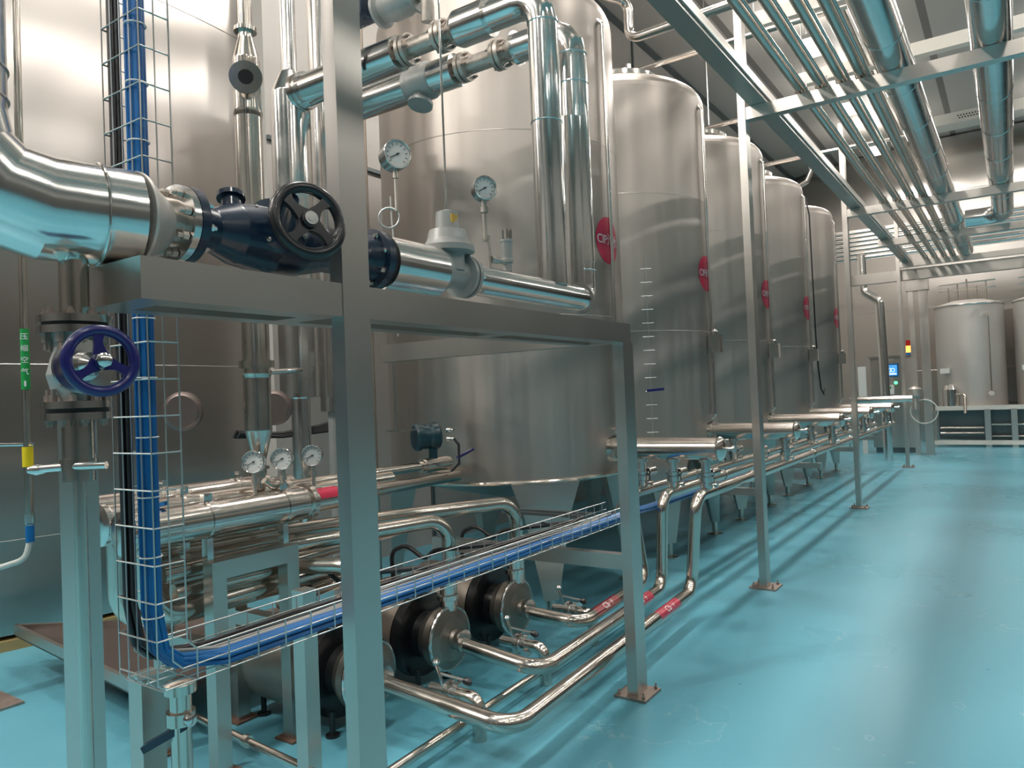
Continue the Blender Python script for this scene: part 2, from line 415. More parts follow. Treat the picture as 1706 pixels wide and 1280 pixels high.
# ------------------------------------------------------------------ row of five CIP tanks
TY = [5.2, 7.42, 9.68, 11.92, 14.2]; TX = -3.58; TR = 1.0
Z0, Z1 = .98, 4.78
ords = ['nearest', 'second', 'middle', 'fourth', 'farthest']
tops = ['its large red sticker crossed by a thin tube', 'right behind the second slim post', 'between the second and fourth tank', 'with a black cable hanging down its side', 'at the far end of the row']
for i, y in enumerate(TY):
    c = V((TX, y, 0))
    t = thing('cip_tank', f'{ords[i]} of five tall steel tanks, {tops[i]}', 'tank', (TX, y, 0), 'tall steel cleaning tanks')
    prof = [(Z0, TR * .96), (Z0 + .02, TR), (Z1 - .16, TR)]
    for k in range(1, 7):
        a = k / 6 * PI / 2; prof.append((Z1 - .16 + .16 * math.sin(a), TR - .16 + .16 * math.cos(a)))
    prof += [(Z1 + .06, .6), (Z1 + .12, .28)]
    MB().lathe(c, (0, 0, 1), prof, 96).build('shell', 'tank', t)
    MB().lathe(c, (0, 0, 1), [(Z0 - .2, .12), (Z0 - .12, .5), (Z0, .95)], 64).build('bottom_head', 'tank', t)
    MB().torus(c + V((0, 0, Z0 + .01)), (0, 0, 1), TR, .016, 96, 8).build('bottom_rim', 'pipe', t)
    for z in (2.2, 3.55): MB().torus(c + V((0, 0, z)), (0, 0, 1), TR - .0005, .0025, 96, 6).build('weld_seam', 'tank', t)
    mh = MB().lathe(c + V((.1, 0, Z1 + .04)), (0, 0, 1), [(0, .42), (.12, .42), (.12, .46), (.17, .46), (.19, .40), (.21, .1)], 40)
    mh.build('manway', 'chrome', t)
    sb = MB().lathe(c + V((.2, .1, Z1 + .2)), (0, 0, 1), [(0, .03), (.12, .03), (.12, .06), (.16, .06), (.17, .03), (.26, .03)], 14)
    sb.lathe(c + V((.0, -.25, Z1 + .1)), (0, 0, 1), [(0, .025), (.22, .025), (.22, .045), (.27, .045)], 14).build('spray_nozzle', 'chrome', t)
    # tapered folded legs
    for a in (41, -41, 139, -139):
        a = math.radians(a); rd = V((math.cos(a), math.sin(a), 0)); tn = V((-math.sin(a), math.cos(a), 0))
        def ring(z, hw, hd, r0): return [c + rd * r0 + tn * hw + V((0, 0, z)), c + rd * r0 - tn * hw + V((0, 0, z)), c + rd * (r0 - hd) - tn * hw * .6 + V((0, 0, z)), c + rd * (r0 - hd) + tn * hw * .6 + V((0, 0, z))]
        lg = MB().rings([ring(Z0 + .0, .26, .22, 1.0), ring(Z0 - .25, .17, .17, 1.01), ring(.14, .055, .07, 1.03)]).build('leg', 'frame', t)
        b = c + rd * .995
        MB().lathe(b + V((0, 0, .0)), (0, 0, 1), [(0, .085), (.012, .085), (.02, .03), (.15, .03)], 20).build('foot', 'pipe', lg)
    # outlet header lying along +X with a dished end
    MB().lathe((TX + TR - .02, y, 1.18), (1, 0, 0), [(0, .15), (.012, .15), (.02, .10)], 32).build('outlet_collar', 'pipe', t)
    hr = .082
    hp = [(0, hr), (.84, hr)]
    for k in range(1, 6):
        a = k / 5 * PI / 2; hp.append((.84 + .05 * math.sin(a), hr * math.cos(a) + .012))
    hp += [(.93, .013)]
    hd = MB().lathe((TX + TR - .03, y, 1.18), (1, 0, 0), hp, 36).build('outlet_header', 'shell', t)
    nz = MB().lathe((-1.72, y, 1.18), (1, 0, 0), [(0, .013), (.05, .013), (.05, .024), (.07, .024)], 14)
    nz.pipe([(-1.67, y, 1.18), (-1.67, y + .1, 1.175), (-1.67, y + .17, 1.19)], .007, seg=8).build('drain_nozzle', 'chrome', hd)
    # sight tube in front with level probe box
    st = MB().pipe([(TX + TR - .02, y, 1.3), (TX + TR + .035, y, 1.34), (TX + TR + .035, y, 4.5), (TX + TR - .03, y, 4.56)], .016, .03, 12)
    st.build('sight_tube', 'chrome', t)
    if i > 0:
        MB().box(TX + TR + .01, TX + TR + .13, y - .04, y + .04, 1.98, 2.16).lathe((TX + TR + .07, y, 2.16), (0, 0, 1), [(0, .03), (.04, .03), (.06, .015)], 12).build('level_sensor', 'chrome', t)
    # round red sticker with lettering, wrapped on the shell
    zc = 2.80; rs = .185; da = .02
    px = MB(); rows = 20; ang = lambda s: s / TR
    b = len(px.v); n = 24
    px.v.append((TX + math.cos(da) * (TR + .0015), y + math.sin(da) * (TR + .0015), zc))
    for r_ in range(1, 9):
        for q in range(n * 2):
            th = q / (n * 2) * 2 * PI; rr = rs * r_ / 8
            a = da + math.cos(th) * rr / TR
            px.v.append((TX + math.cos(a) * (TR + .0015), y + math.sin(a) * (TR + .0015), zc + math.sin(th) * rr))
    for q in range(n * 2):
        px.f.append((0, 1 + q, 1 + (q + 1) % (n * 2)))
        for r_ in range(7):
            a0 = 1 + r_ * n * 2; a1 = a0 + n * 2
            px.f.append((a0 + q, a1 + q, a1 + (q + 1) % (n * 2), a0 + (q + 1) % (n * 2)))
    sk = px.build('red_sticker', 'red', t); sk['label'] = 'round crimson sticker with white lettering'
    def pl(x, yy, d, y=y): 
        a = da + x / TR
        return (TX + math.cos(a) * (TR + .003 + d), y + math.sin(a) * (TR + .003 + d), zc + yy)
    text_obj('lettering', 'CIP' + ['清水', '碱罐', '酸罐', '热水', '回收'][i], .098, pl, 'decalwhite', sk, .0005)
TANK_CABLE = MB().path([(-2.62, 12.35, 4.6), (-2.56, 12.3, 4.3), (-2.55, 12.3, 2.4), (-2.54, 12.32, 1.9), (-2.52, 12.36, 1.55), (-2.5, 12.45, 1.46), (-2.5, 12.52, 1.55)], .012, 8).build('hanging_cable', 'blackcable')
tag(TANK_CABLE, 'black cable hanging down beside the fourth steel tank', 'cable')

# ------------------------------------------------------------------ butterfly valves below the headers, header pipes
PX = (-1.87, -2.12, -2.37); PZ = .86
def make_valve(x, y, label):
    t = thing('butterfly_valve', label, 'valve', (x, y, PZ + .035), 'butterfly valves below the tank headers')
    MB().lathe((x, y, PZ + .03), (0, 0, 1), [(0, .036), (.012, .036), (.012, .044), (.03, .044), (.03, .036), (.045, .036), (.05, .05), (.085, .05), (.09, .036), (.10, .036), (.10, .054), (.118, .054), (.118, .034), (.19, .034), (.19, .050), (.215, .050), (.215, .036), (.25, .036)], 24).build('body', 'chrome', t)
    MB().cyl((x, y + .03, PZ + .10), (x, y + .11, PZ + .10), .016, 12).box(x - .022, x + .022, y + .07, y + .10, PZ + .065, PZ + .16).build('yoke', 'rubber', t)
    MB().lathe((x, y + .09, PZ + .13), (0, 1, 0), [(0, .030), (.006, .034), (.13, .034), (.15, .022)], 20).build('actuator', 'shell', t)
    MB().lathe((x + .03, y, PZ + .06), (1, 0, 0), [(0, .012), (.03, .012), (.03, .02), (.05, .02)], 10).build('clamp_screw', 'chrome', t)
    return t
place = ['outermost', 'middle', 'innermost']
v0 = None
for i, y in enumerate(TY):
    for k, x in enumerate(PX):
        lab = f'{place[k]} steel butterfly valve under the outlet header of the {ords[i]} tank'
        if v0 is None: v0 = make_valve(x, y, lab)
        else: dup(v0, (x - PX[0], y - TY[0], 0), lab)
for k, x in enumerate(PX):
    mb = MB()
    drop = [(x, TY[0] - .12, PZ), ]
    fx = (-1.93, -2.15, -2.28)[k]
    zf = (.2, .2, .24)[k]
    py = (2.58, 3.2, 3.87)[k]; sx = -2.58
    pts = [(x, 14.75, PZ), (x, 4.98, PZ), (fx, 4.97, zf), ((-1.82, -2.07, -2.2)[k], py, zf), (sx, py, .26)]
    mb.pipe(pts, (.041, .04, .04)[k], .115, 22)
    name = ['outermost polished suction pipe running along the floor and up under the tank headers', 'second polished suction pipe rising behind the steel post to the tank headers', 'innermost polished suction pipe from the farthest pump, hidden behind the post'][k]
    p = mb.build('suction_pipe', 'pipe'); tag(p, name, 'pipe', 'suction pipes from pumps to tanks')
    # red flow label on the floor run
    ya = (4.28, 4.36, 4.05)[k]
    f = (ya - py) / (4.97 - py); xa = (-1.82, -2.07, -2.2)[k] + (fx - (-1.82, -2.07, -2.2)[k]) * f
    rr = .041 if k == 0 else .04
    lb = patch_on_cyl(MB(), (xa, ya, zf), (fx - (-1.82, -2.07, -2.2)[k], 4.97 - py, 0), (.6, -.2, .75), rr, -.9, 1.0, 0, .36, 12, 3).build('flow_label', 'red', p)
    lb['label'] = 'red flow label with white marks'
    axv = V((fx - (-1.82, -2.07, -2.2)[k], 4.97 - py, 0)).normalized(); rf = V((.6, -.2, .75)); rf = (rf - axv * rf.dot(axv)).normalized(); sd = axv.cross(rf)
    def pl(X, Y, d, o=V((xa, ya, zf)), axv=axv, rf=rf, sd=sd, rr=rr):
        a = Y / rr
        return o + axv * (.18 + X) + (rf * math.cos(a) + sd * math.sin(a)) * (rr + .0025 + d)
    text_obj('lettering', 'CIP →', .055, pl, 'decalwhite', lb, .0004)
# far end: the header pipes close against a cross pipe
tag(MB().pipe([(-1.87, 14.75, PZ), (-1.87, 15.2, PZ), (-1.87, 15.2, 1.18)], .02, .05, 12).pipe([(-2.6, 15.25, 1.3), (-1.55, 15.25, 1.3)], .06).build('cross_pipe', 'shell'),
    'pale horizontal pipe crossing in front of the control cabinet', 'pipe')
# pipe trestles carrying the header pipes
def trestle(y, label):
    t = thing('pipe_trestle', label, 'bracket', (-2.1, y, 0), 'low pipe trestles under the header pipes')
    MB().box(-2.75, -1.78, y - .03, y + .03, PZ - .16, PZ - .10).build('bar', 'frame', t)
    for x in PX: MB().torus((x, y, PZ), (0, 1, 0), .046, .006, 20, 6).box(x - .006, x + .006, y - .006, y + .006, PZ - .1, PZ - .045).build('pipe_clip', 'chrome', t)
    return t
for y, l in ((6.3, 'low steel cross bar holding the pipes between first and second tank'), (8.55, 'low steel cross bar holding the pipes between second and middle tank'), (10.8, 'low steel cross bar holding the pipes between middle and fourth tank'), (13.05, 'low steel cross bar holding the pipes between fourth and last tank')):
    trestle(y, l)

# ------------------------------------------------------------------ near pipe support frame
FZ0, FZ1 = 1.872, 1.975
t = thing('pipe_support_frame', 'welded square tube steel frame carrying the big valve in the foreground', 'frame', (-1.7, 1.65, 0))
bm_ = [('front_beam', MB().box(-1.80, -1.70, .957, 1.594, FZ0, FZ1).box(-1.80, -1.70, 1.708, 3.66, FZ0, FZ1)),
       ('back_beam', MB().box(-1.99, -1.91, .957, 3.56, FZ0, FZ1)),
       ('end_beam', MB().box(-1.91, -1.80, .957, 1.05, FZ0, FZ1)),
       ('cross_beam', MB().box(-1.91, -1.80, 1.50, 1.59, FZ0, FZ1)),
       ('cross_beam', MB().box(-1.91, -1.80, 2.55, 2.64, FZ0, FZ1)),
       ('long_cross_beam', MB().box(-3.47, -1.80, 3.565, 3.65, FZ0, FZ1 + .01)),
       ('low_cross_beam', MB().box(-3.1, -1.75, 3.59, 3.65, .66, .74))]
for n_, b_ in bm_: b_.build(n_, 'frame', t)
for (x0, x1, y0, y1, ztop) in ((-1.752, -1.697, 1.594, 1.708, 4.2), (-1.76, -1.70, 3.56, 3.68, FZ0), (-2.15, -2.07, .965, 1.03, FZ0)):
    p = MB().box(x0, x1, y0, y1, .012, ztop).build('post', 'frame', t)
    bp = MB().box(x0 - .06, x1 + .06, y0 - .04, y1 + .04, 0, .014).build('base_plate', 'baseplate', p)
    for xx in (x0 - .04, x1 + .04):
        for yy in (y0 - .02, y1 + .02): MB().lathe((xx, yy, .014), (0, 0, 1), [(0, .010), (.012, .010), (.012, .005), (.03, .005)], 8).build('anchor_bolt', 'baseplate', p)

# ------------------------------------------------------------------ big insulated main with its blue valve on the frame
AX, AZ = -1.88, 2.115
t = thing('insulated_main', 'thick bright clad pipe elbowing in from the left above the frame', 'pipe', (AX, .9, AZ))
MVY = .652
MB().pipe([(-1.95, MVY, 5.0), (-1.95, MVY, AZ - .012), (AX, 1.04, AZ - .012)], .125, .19, 40, 3).build('cladding', 'clad', t, 12)
MB().lathe((AX, 1.035, AZ - .012), (0, 1, 0), [(0, .1258), (.008, .1258), (.05, .092), (.085, .070)], 40).build('end_cone', 'satin', t)
for o_, d_ in (((AX - .012, .955, AZ - .012), (.2, 1, 0)), ((AX - .04, .885, AZ - .012), (.2, 1, 0)), ((-1.95, MVY, 2.33), (0, 0, 1)), ((-1.95, MVY, 2.40), (0, 0, 1))):
    MB().torus(o_, d_, .126, .0035, 44, 6).build('lap_seam', 'chrome', t)
MB().cyl((AX, 1.08, AZ), (AX, 1.15, AZ), .065, 30).build('bare_stub', 'flange', t)
fl = MB().lathe((AX, 1.15, AZ), (0, 1, 0), [(0, .066), (.004, .105), (.024, .105)], 40)
fl.build('flange', 'chrome', t); bolt_parts(t, 'flange', (AX, 1.15, AZ), (0, -1, 0), .086, 8, .012, .03)

t = thing('globe_valve', 'large dark blue cast valve with black handwheel lying on the frame', 'valve', (AX, 1.5, AZ))
MB().lathe((AX, 1.176, AZ), (0, 1, 0), [(0, .106), (.026, .106), (.030, .07), (.09, .062), (.16, .09), (.27, .105), (.38, .10), (.50, .072), (.66, .07), (.715, .085), (.718, .107), (.748, .107)], 44).build('body', 'navy', t)
MB().lathe((AX, 1.48, AZ), (.86, -.35, .38), [(0, .08), (.07, .075), (.075, .092), (.095, .092), (.10, .05), (.15, .035), (.22, .022)], 36).build('bonnet', 'navy', t)
bolt_parts(t, 'flange', V((AX, 1.48, AZ)) + V((.86, -.35, .38)).normalized() * .095, (.86, -.35, .38), .08, 8, .007, .018)
bolt_parts(t, 'chrome', (AX, 1.206, AZ), (0, 1, 0), .086, 8, .011, .022)
bolt_parts(t, 'chrome', (AX, 1.894, AZ), (0, -1, 0), .088, 8, .012, .02)
dv = V((.93, -.26, .14)).normalized(); hc = V((-1.66, 1.435, 2.135))
MB().cyl(V((AX, 1.48, AZ)) + V((.86, -.35, .38)).normalized() * .18, hc, .014, 14).build('spindle', 'chrome', t)
wh = handwheel('handwheel', hc, dv, .100, .017, 'black', t, 4, .75, .026)
wh['label'] = 'black four spoked handwheel'
MB().lathe(hc, dv, [(.012, .020), (.024, .020), (.024, .012), (.026, .012)], 18).build('spindle_nut', 'chrome', wh)
MB().lathe((AX - .03, 1.36, AZ + .07), (-.3, .2, 1), [(0, .03), (.05, .03), (.05, .042), (.065, .042)], 16).build('top_lug', 'navy', t)

t = thing('valve_outlet_main', 'bright clad pipe run right of the blue valve with pale grey trap body', 'pipe', (AX, 2.1, AZ))
MB().lathe((AX, 1.926, AZ), (0, 1, 0), [(0, .107), (.006, .107), (.006, .06)], 40).build('gasket', 'rubber', t)
MB().lathe((AX, 1.94, AZ - .005), (0, 1, 0), [(0, .07), (.012, .10), (.30, .10), (.315, .072)], 44).build('cladding', 'clad', t)
MB().lathe((AX, 2.25, AZ), (0, 1, 0), [(0, .09), (.02, .09), (.022, .06), (.06, .058), (.12, .058), (.16, .062), (.165, .09), (.185, .09)], 36).build('trap_body', 'cast', t)
MB().lathe((AX, 2.345, AZ + .01), (0, 0, 1), [(0, .066), (.07, .066), (.075, .108), (.098, .108), (.10, .10), (.125, .085), (.165, .075), (.17, .05), (.24, .044), (.25, .015)], 36).build('bonnet', 'cast', t)
MB().box(AX + .030, AX + .047, 2.32, 2.355, AZ + .20, AZ + .235).build('amber_tag', 'orange', t)
MB().cyl((AX, 2.345, AZ + .25), (AX, 2.345, AZ + .285), .008, 10).cyl((AX, 2.345, AZ + .285), (AX, 2.345, 3.6), .0045, 8).build('sensing_tube', 'chrome', t)
bolt_parts(t, 'chrome', (AX, 2.435, AZ), (0, -1, 0), .075, 8, .010, .02, .1)
bolt_parts(t, 'chrome', (AX, 2.463, AZ), (0, 1, 0), .075, 8, .010, .03, .1)
MB().lathe((AX, 2.445, AZ), (0, 1, 0), [(0, .09), (.018, .09), (.02, .062)], 36).build('flange', 'cast', t)
MB().pipe([(AX, 2.46, AZ - .005), (AX, 3.46, AZ - .005), (AX - .06, 3.5, AZ - .005), (AX - .05, 3.5, 3.1)], .066, .12, 36).build('clad_run', 'clad', t, 25)

# gauges on that run
gauge('small steel pressure gauge on a syphon stem above the clad run', (AX - .02, 2.62, AZ + .40), (.80, -.55, .05), .053, stem=.18)
t = thing('safety_valve', 'small pale relief valve with castle top beside the vertical clad pipe', 'valve', (AX, 2.77, AZ + .06))
MB().lathe((AX, 2.77, AZ + .06), (0, 0, 1), [(0, .02), (.04, .02), (.04, .028), (.055, .028), (.06, .024), (.13, .026), (.135, .03), (.145, .03)], 18).build('body', 'cast', t)
cr = MB()
for k in range(6):
    a = k * PI / 3; cr.box(AX + .022 * math.cos(a) - .005, AX + .022 * math.cos(a) + .005, 2.77 + .022 * math.sin(a) - .005, 2.77 + .022 * math.sin(a) + .005, AZ + .205, AZ + .25)
cr.build('castle_top', 'chrome', t)
MB().cyl((AX, 2.66, AZ + .10), (AX, 2.76, AZ + .10), .012, 12).lathe((AX, 2.64, AZ + .10), (0, 1, 0), [(0, .018), (.05, .018)], 6).cyl((AX, 2.63, AZ + .05), (AX, 2.63, AZ + .2), .010, 10).build('side_pipe', 'flange', t)

# ------------------------------------------------------------------ two thick clad risers and their cross runs to the left
YA, YB, TZ = 3.17, 3.52, 3.61
t = thing('clad_riser', 'front one of two thick clad vertical pipes in front of the first tank', 'pipe', (AX, YA, AZ), 'thick clad risers')
MB().pipe([(AX, YA, AZ + .04), (AX, YA, TZ), (-2.20, YA, TZ)], .077, .14, 36, 4).build('cladding', 'clad', t, 20)
for z in (2.97, TZ - .14): MB().torus((AX, YA, z), (0, 0, 1), .078, .003, 36, 6).build('lap_seam', 'chrome', t)
t = thing('clad_riser', 'rear one of two thick clad vertical pipes, ending in a crinkled elbow', 'pipe', (AX - .06, YB, AZ), 'thick clad risers')
XB = AX - .05
MB().pipe([(AX, 3.42, AZ), (XB, YB + .03, AZ), (XB, YB + .03, AZ + .3)], .078, .1, 36, 4).build('bottom_elbow', 'clad', t, 14)
MB().pipe([(XB, YB + .03, AZ + .2), (XB, YB + .03, TZ), (-2.28, YB + .03, TZ)], .082, .15, 36, 4).build('cladding', 'clad', t, 20)
for z in (3.30, TZ - .15, AZ + .16): MB().torus((XB, YB + .03, z), (0, 0, 1), .083, .0035, 36, 6).build('lap_seam', 'chrome', t)

def cross_run(y, x0, x1, fx, label, r):
    t = thing('clad_cross_run', label, 'pipe', (x1, y, TZ), 'clad cross runs at the top')
    MB().lathe((x0, y, TZ), (1, 0, 0), [(0, r), (fx[0] - .06 - x0, r), (fx[0] - .05 - x0, r * .6)], 36).build('cladding', 'clad', t)
    MB().lathe((fx[1] + .05, y, TZ), (1, 0, 0), [(0, r * .6), (.07, r), (x1 - fx[1] - .05, r)], 36).build('cladding', 'clad', t)
    v = MB().cyl((fx[0] - .06, y, TZ), (fx[1] + .06, y, TZ), .052, 24)
    v.build('bare_section', 'flange', t)
    for a in fx:
        fo = MB().lathe((a - .03, y, TZ), (1, 0, 0), [(0, .088), (.024, .088), (.024, .07), (.034, .07), (.034, .088), (.058, .088)], 32).build('flange', 'flange', t)
        bolt_parts(fo, 'baseplate', (a + .028, y, TZ), (1, 0, 0), .07, 6, .010, .03)
        bolt_parts(fo, 'baseplate', (a - .03, y, TZ), (-1, 0, 0), .07, 6, .010, .03)
    return t
cross_run(YA, -3.66, -2.2, (-2.78, -2.52), 'upper clad cross pipe with stained flanges, nearer of the pair', .098)
cross_run(YB + .03, -3.80, -2.28, (-2.66, -2.40), 'lower clad cross pipe with stained flanges passing behind the first', .098)
t = thing('strainer', 'dark mottled valve body on the lower clad cross pipe', 'valve', (-2.98, YB + .03, TZ))
MB().lathe((-3.1, YB + .03, TZ), (1, 0, 0), [(0, .103), (.03, .104), (.05, .115), (.16, .115), (.18, .104), (.2, .103)], 28).lathe((-3.0, YB + .03, TZ - .05), (0, -.3, -1), [(0, .06), (.09, .06), (.09, .08), (.11, .08)], 20).build('body', 'cast', t)
# blue actuated valve overhead
t = thing('actuated_valve', 'blue topped valve assembly above the upper cross pipe', 'valve', (-2.75, YA, 3.95))
MB().lathe((-2.98, YA, 3.90), (1, 0, 0), [(0, .1), (.02, .1), (.03, .07), (.1, .09), (.2, .09), (.27, .07), (.28, .1), (.30, .1)], 28).build('body', 'cast', t)
MB().box(-3.2, -3.02, YA - .12, YA + .02, 3.86, 4.15).build('actuator', 'navy', t)
MB().lathe((-2.72, YA - .05, 3.98), (0, -.2, 1), [(0, .07), (.12, .08), (.14, .05)], 20).build('top_cap', 'navy', t)
MB().pipe([(-2.9, YA, 3.98), (-2.6, YA - .02, 3.86), (-2.62, YA, 3.72)], .04, .06).build('bypass', 'flange', t)
MB().path([(-3.08, YA - .13, 3.9), (-3.06, YA - .15, 3.72), (-3.05, YA - .13, 3.6), (-3.1, YA - .12, 3.5)], .012, 8).build('lead', 'blackcable', t)

# verticals behind the frame
t = thing('clad_standpipe', 'tall clad standpipe with coned top meeting the upper cross pipe', 'pipe', (-3.8, YA, .9))
MB().lathe((-3.80, YA, 0), (0, 0, 1), [(0, .06), (1.65, .06), (1.66, .125), (3.62, .125), (3.76, .062), (3.77, .05), (6.1, .05)], 36).build('cladding', 'clad', t)
MB().torus((-3.80, YA, 2.95), (0, 0, 1), .126, .003, 36, 6).build('lap_seam', 'chrome', t)
MB().lathe((-3.70, YA, TZ), (1, 0, 0), [(0, .118), (.03, .118), (.03, .105), (.05, .105), (.05, .115), (.07, .115)], 32).build('clamp_flange', 'chrome', t)
t = thing('clad_standpipe', 'second clad standpipe with a torn open lower end behind the front post', 'pipe', (-3.9, YB, 1.5))
MB().lathe((-3.90, YB + .03, 1.56), (0, 0, 1), [(0, .098), (3.5, .098)], 32, False).build('cladding', 'clad', t)
MB().cyl((-3.90, YB + .03, 0), (-3.90, YB + .03, 1.7), .05, 20).build('bare_pipe', 'cast', t)
tag(MB().cyl((-4.0, 3.98, 0), (-4.0, 3.98, 6), .05, 20).build('standpipe', 'pipe'), 'plain beige steel standpipe just right of the front post, behind the high gauge', 'pipe')
t = thing('air_separator', 'slender steel air separator pipe with stepped cones and clamps', 'pipe', (-3.1, 2.36, 1.2))
MB().lathe((-3.1, 2.32, 1.20), (0, 0, 1), [(0, .026), (.10, .026), (.10, .045), (.115, .045), (.115, .028), (.14, .03), (.29, .065), (.55, .065), (.57, .07), (.575, .065), (.60, .065), (.60, .085), (.635, .085), (.635, .065), (1.85, .065), (1.86, .07), (1.88, .07), (1.88, .065), (2.14, .065), (2.25, .036), (2.28, .036), (2.28, .055), (2.30, .055), (2.30, .034), (4.2, .034)], 30).build('pipe_body', 'pipe', t)
d = V((.75, -.62, -.1)).normalized()
MB().cyl((-3.1, 2.32, 3.22), V((-3.1, 2.32, 3.22)) + d * .1, .04, 20).lathe(V((-3.1, 2.32, 3.22)) + d * .1, d, [(0, .078), (.012, .078), (.013, .035)], 32).build('side_flange', 'chrome', t)
MB().lathe(V((-3.1, 2.32, 3.22)) + d * .1, d, [(.011, .036), (.0135, .036)], 24).build('bore', 'black', t)
MB().path([(-3.1, 2.40, 1.78), (-3.1, 2.55, 1.79), (-3.25, 2.72, 1.80)], .014, 10).build('strap', 'chrome', t)
for (y, lab) in ((2.16, 'brown round flange plate left of the air separator'), (2.72, 'brown round flange plate right of the air separator')):
    t = thing('blind_flange', lab, 'flange', (-3.45, y, 1.6), 'brown blind flanges')
    MB().lathe((-3.48, y, 1.60), (.55, -.8, 0), [(0, .10), (.02, .10), (.024, .085), (.028, .08)], 32).build('plate', 'brown', t)
    MB().lathe((-3.48, y, 1.60), (.55, -.8, 0), [(-.15, .03), (0, .03)], 16).build('stub', 'pipe', t)
# left thin air line with labels
t = thing('air_drop_pipe', 'slim vertical air pipe with green label at the far left', 'pipe', (-3.5, 1.45, 1.2))
MB().cyl((-3.5, 1.45, 1.18), (-3.5, 1.45, 5), .016, 14).build('pipe', 'pipe', t)
MB().cyl((-3.5, 1.45, 1.72), (-3.5, 1.45, 1.98), .0172, 14).build('green_label', 'green', t)
lbd = V((.87, -.5, 0)).normalized(); lbs = V((0, 0, 1)).cross(lbd)
def plg(x, y, d): 
    return V((-3.5, 1.45, 1.85)) + lbd * (.0182 + d) + lbs * x + V((0, 0, y))
for k, ch in enumerate('压缩空气'):
    text_obj('lettering', ch, .03, lambda x, y, d, k=k: plg(x, y + .095 - .05 * k, d), 'decalwhite', t, .0003)
MB().obox(plg(0, -.105, 0), lbs * .004, V((0, 0, .012)), lbd * .0006).build('arrow_mark', 'decalwhite', t)
MB().cyl((-3.5, 1.45, 1.39), (-3.5, 1.45, 1.475), .021, 14).build('yellow_sleeve', 'yellow', t)
MB().cyl((-3.9, 1.35, 1.485), (-3.46, 1.46, 1.485), .008, 8).build('bracket', 'chrome', t)
MB().lathe((-3.5, 1.45, 1.19), (0, 0, -1), [(0, .02), (.04, .02), (.045, .014), (.06, .014)], 14).build('coupling', 'chrome', t)
MB().cyl((-3.5, 1.45, 1.07), (-3.5, 1.45, 1.14), .017, 12).build('blue_ferrule', 'bluecable', t)
MB().path(fillet([(-3.5, 1.45, 1.08), (-3.5, 1.43, 1.0), (-3.58, 1.36, .97), (-3.72, 1.28, 1.05)], .05), .012, 10).build('air_hose', 'plasticclear', t)

# ------------------------------------------------------------------ branch pipe with blue handwheel under the main
t = thing('branch_valve', 'flanged steel valve with deep blue handwheel below the big main', 'valve', (-1.9, .9, 1.7))
BX, BY = -1.91, .905
MB().cyl((BX, BY, 1.84), (BX, BY, 1.99), .034, 26).build('upper_stub', 'pipe', t)
for z in (1.826, 1.800): MB().lathe((BX, BY, z), (0, 0, 1), [(0, .082), (.018, .082)], 36).build('flange', 'chrome', t)
for z in (1.618, 1.590): MB().lathe((BX, BY, z), (0, 0, 1), [(0, .078), (.017, .078)], 36).build('flange', 'chrome', t)
MB().lathe((BX, BY, 1.8185), (0, 0, 1), [(0, .072), (.007, .072)], 30).build('gasket', 'rubber', t)
MB().lathe((BX, BY, 1.607), (0, 0, 1), [(0, .068), (.011, .068)], 30).build('gasket', 'rubber', t)
bolt_parts(t, 'baseplate', (BX, BY, 1.80), (0, 0, -1), .064, 8, .010, .04)
bolt_parts(t, 'baseplate', (BX, BY, 1.844), (0, 0, 1), .064, 8, .010, .018)
bolt_parts(t, 'baseplate', (BX, BY, 1.635), (0, 0, 1), .062, 8, .010, .03)
bolt_parts(t, 'baseplate', (BX, BY, 1.59), (0, 0, -1), .062, 8, .010, .016)
MB().lathe((BX, BY, 1.80), (0, 0, -1), [(0, .05), (.03, .045), (.06, .055), (.10, .065), (.14, .055), (.17, .045), (.182, .05)], 32).build('body', 'cast', t)
wd = V((.98, -.2, .03)).normalized()
MB().lathe((BX, BY, 1.715), wd, [(0, .056), (.05, .056), (.052, .066), (.07, .066), (.074, .035), (.13, .028), (.15, .012), (.22, .011)], 30).build('bonnet', 'chrome', t)
whc = V((BX, BY, 1.716)) + wd * .205
wh = handwheel('handwheel', whc, wd, .070, .0125, 'violet', t, 3, .55, .018)
wh['label'] = 'deep blue three spoked handwheel'
MB().lathe(whc, wd, [(.010, .019), (.028, .017), (.034, .008)], 8).build('spindle_nut', 'chrome', wh)
MB().cyl((BX, BY, 1.44), (BX, BY, 1.59), .036, 26).lathe((BX, BY, 1.465), (0, 0, 1), [(0, .042), (.03, .042)], 26).build('lower_stub', 'pipe', t)
t = thing('drain_pipe', 'bright slim pipe running down the face of the left post', 'pipe', (BX, BY, .02))
MB().cyl((BX, BY, 0.0), (BX, BY, 1.44), .0145, 20).build('pipe', 'pipe', t)
hv = MB().lathe((BX, BY, 1.445), (0, 0, 1), [(0, .03), (.02, .03)], 16)
hv.path([(BX + .09, BY + .02, 1.478), (BX + .03, BY - .02, 1.478), (BX - .03, BY - .045, 1.475), (BX - .075, BY - .075, 1.472)], .0095, 10)
hv.lathe((BX - .08, BY - .08, 1.472), (.6, .5, 0), [(0, .008), (.02, .014), (.04, .009)], 12).build('clamp_handle', 'chrome', t)

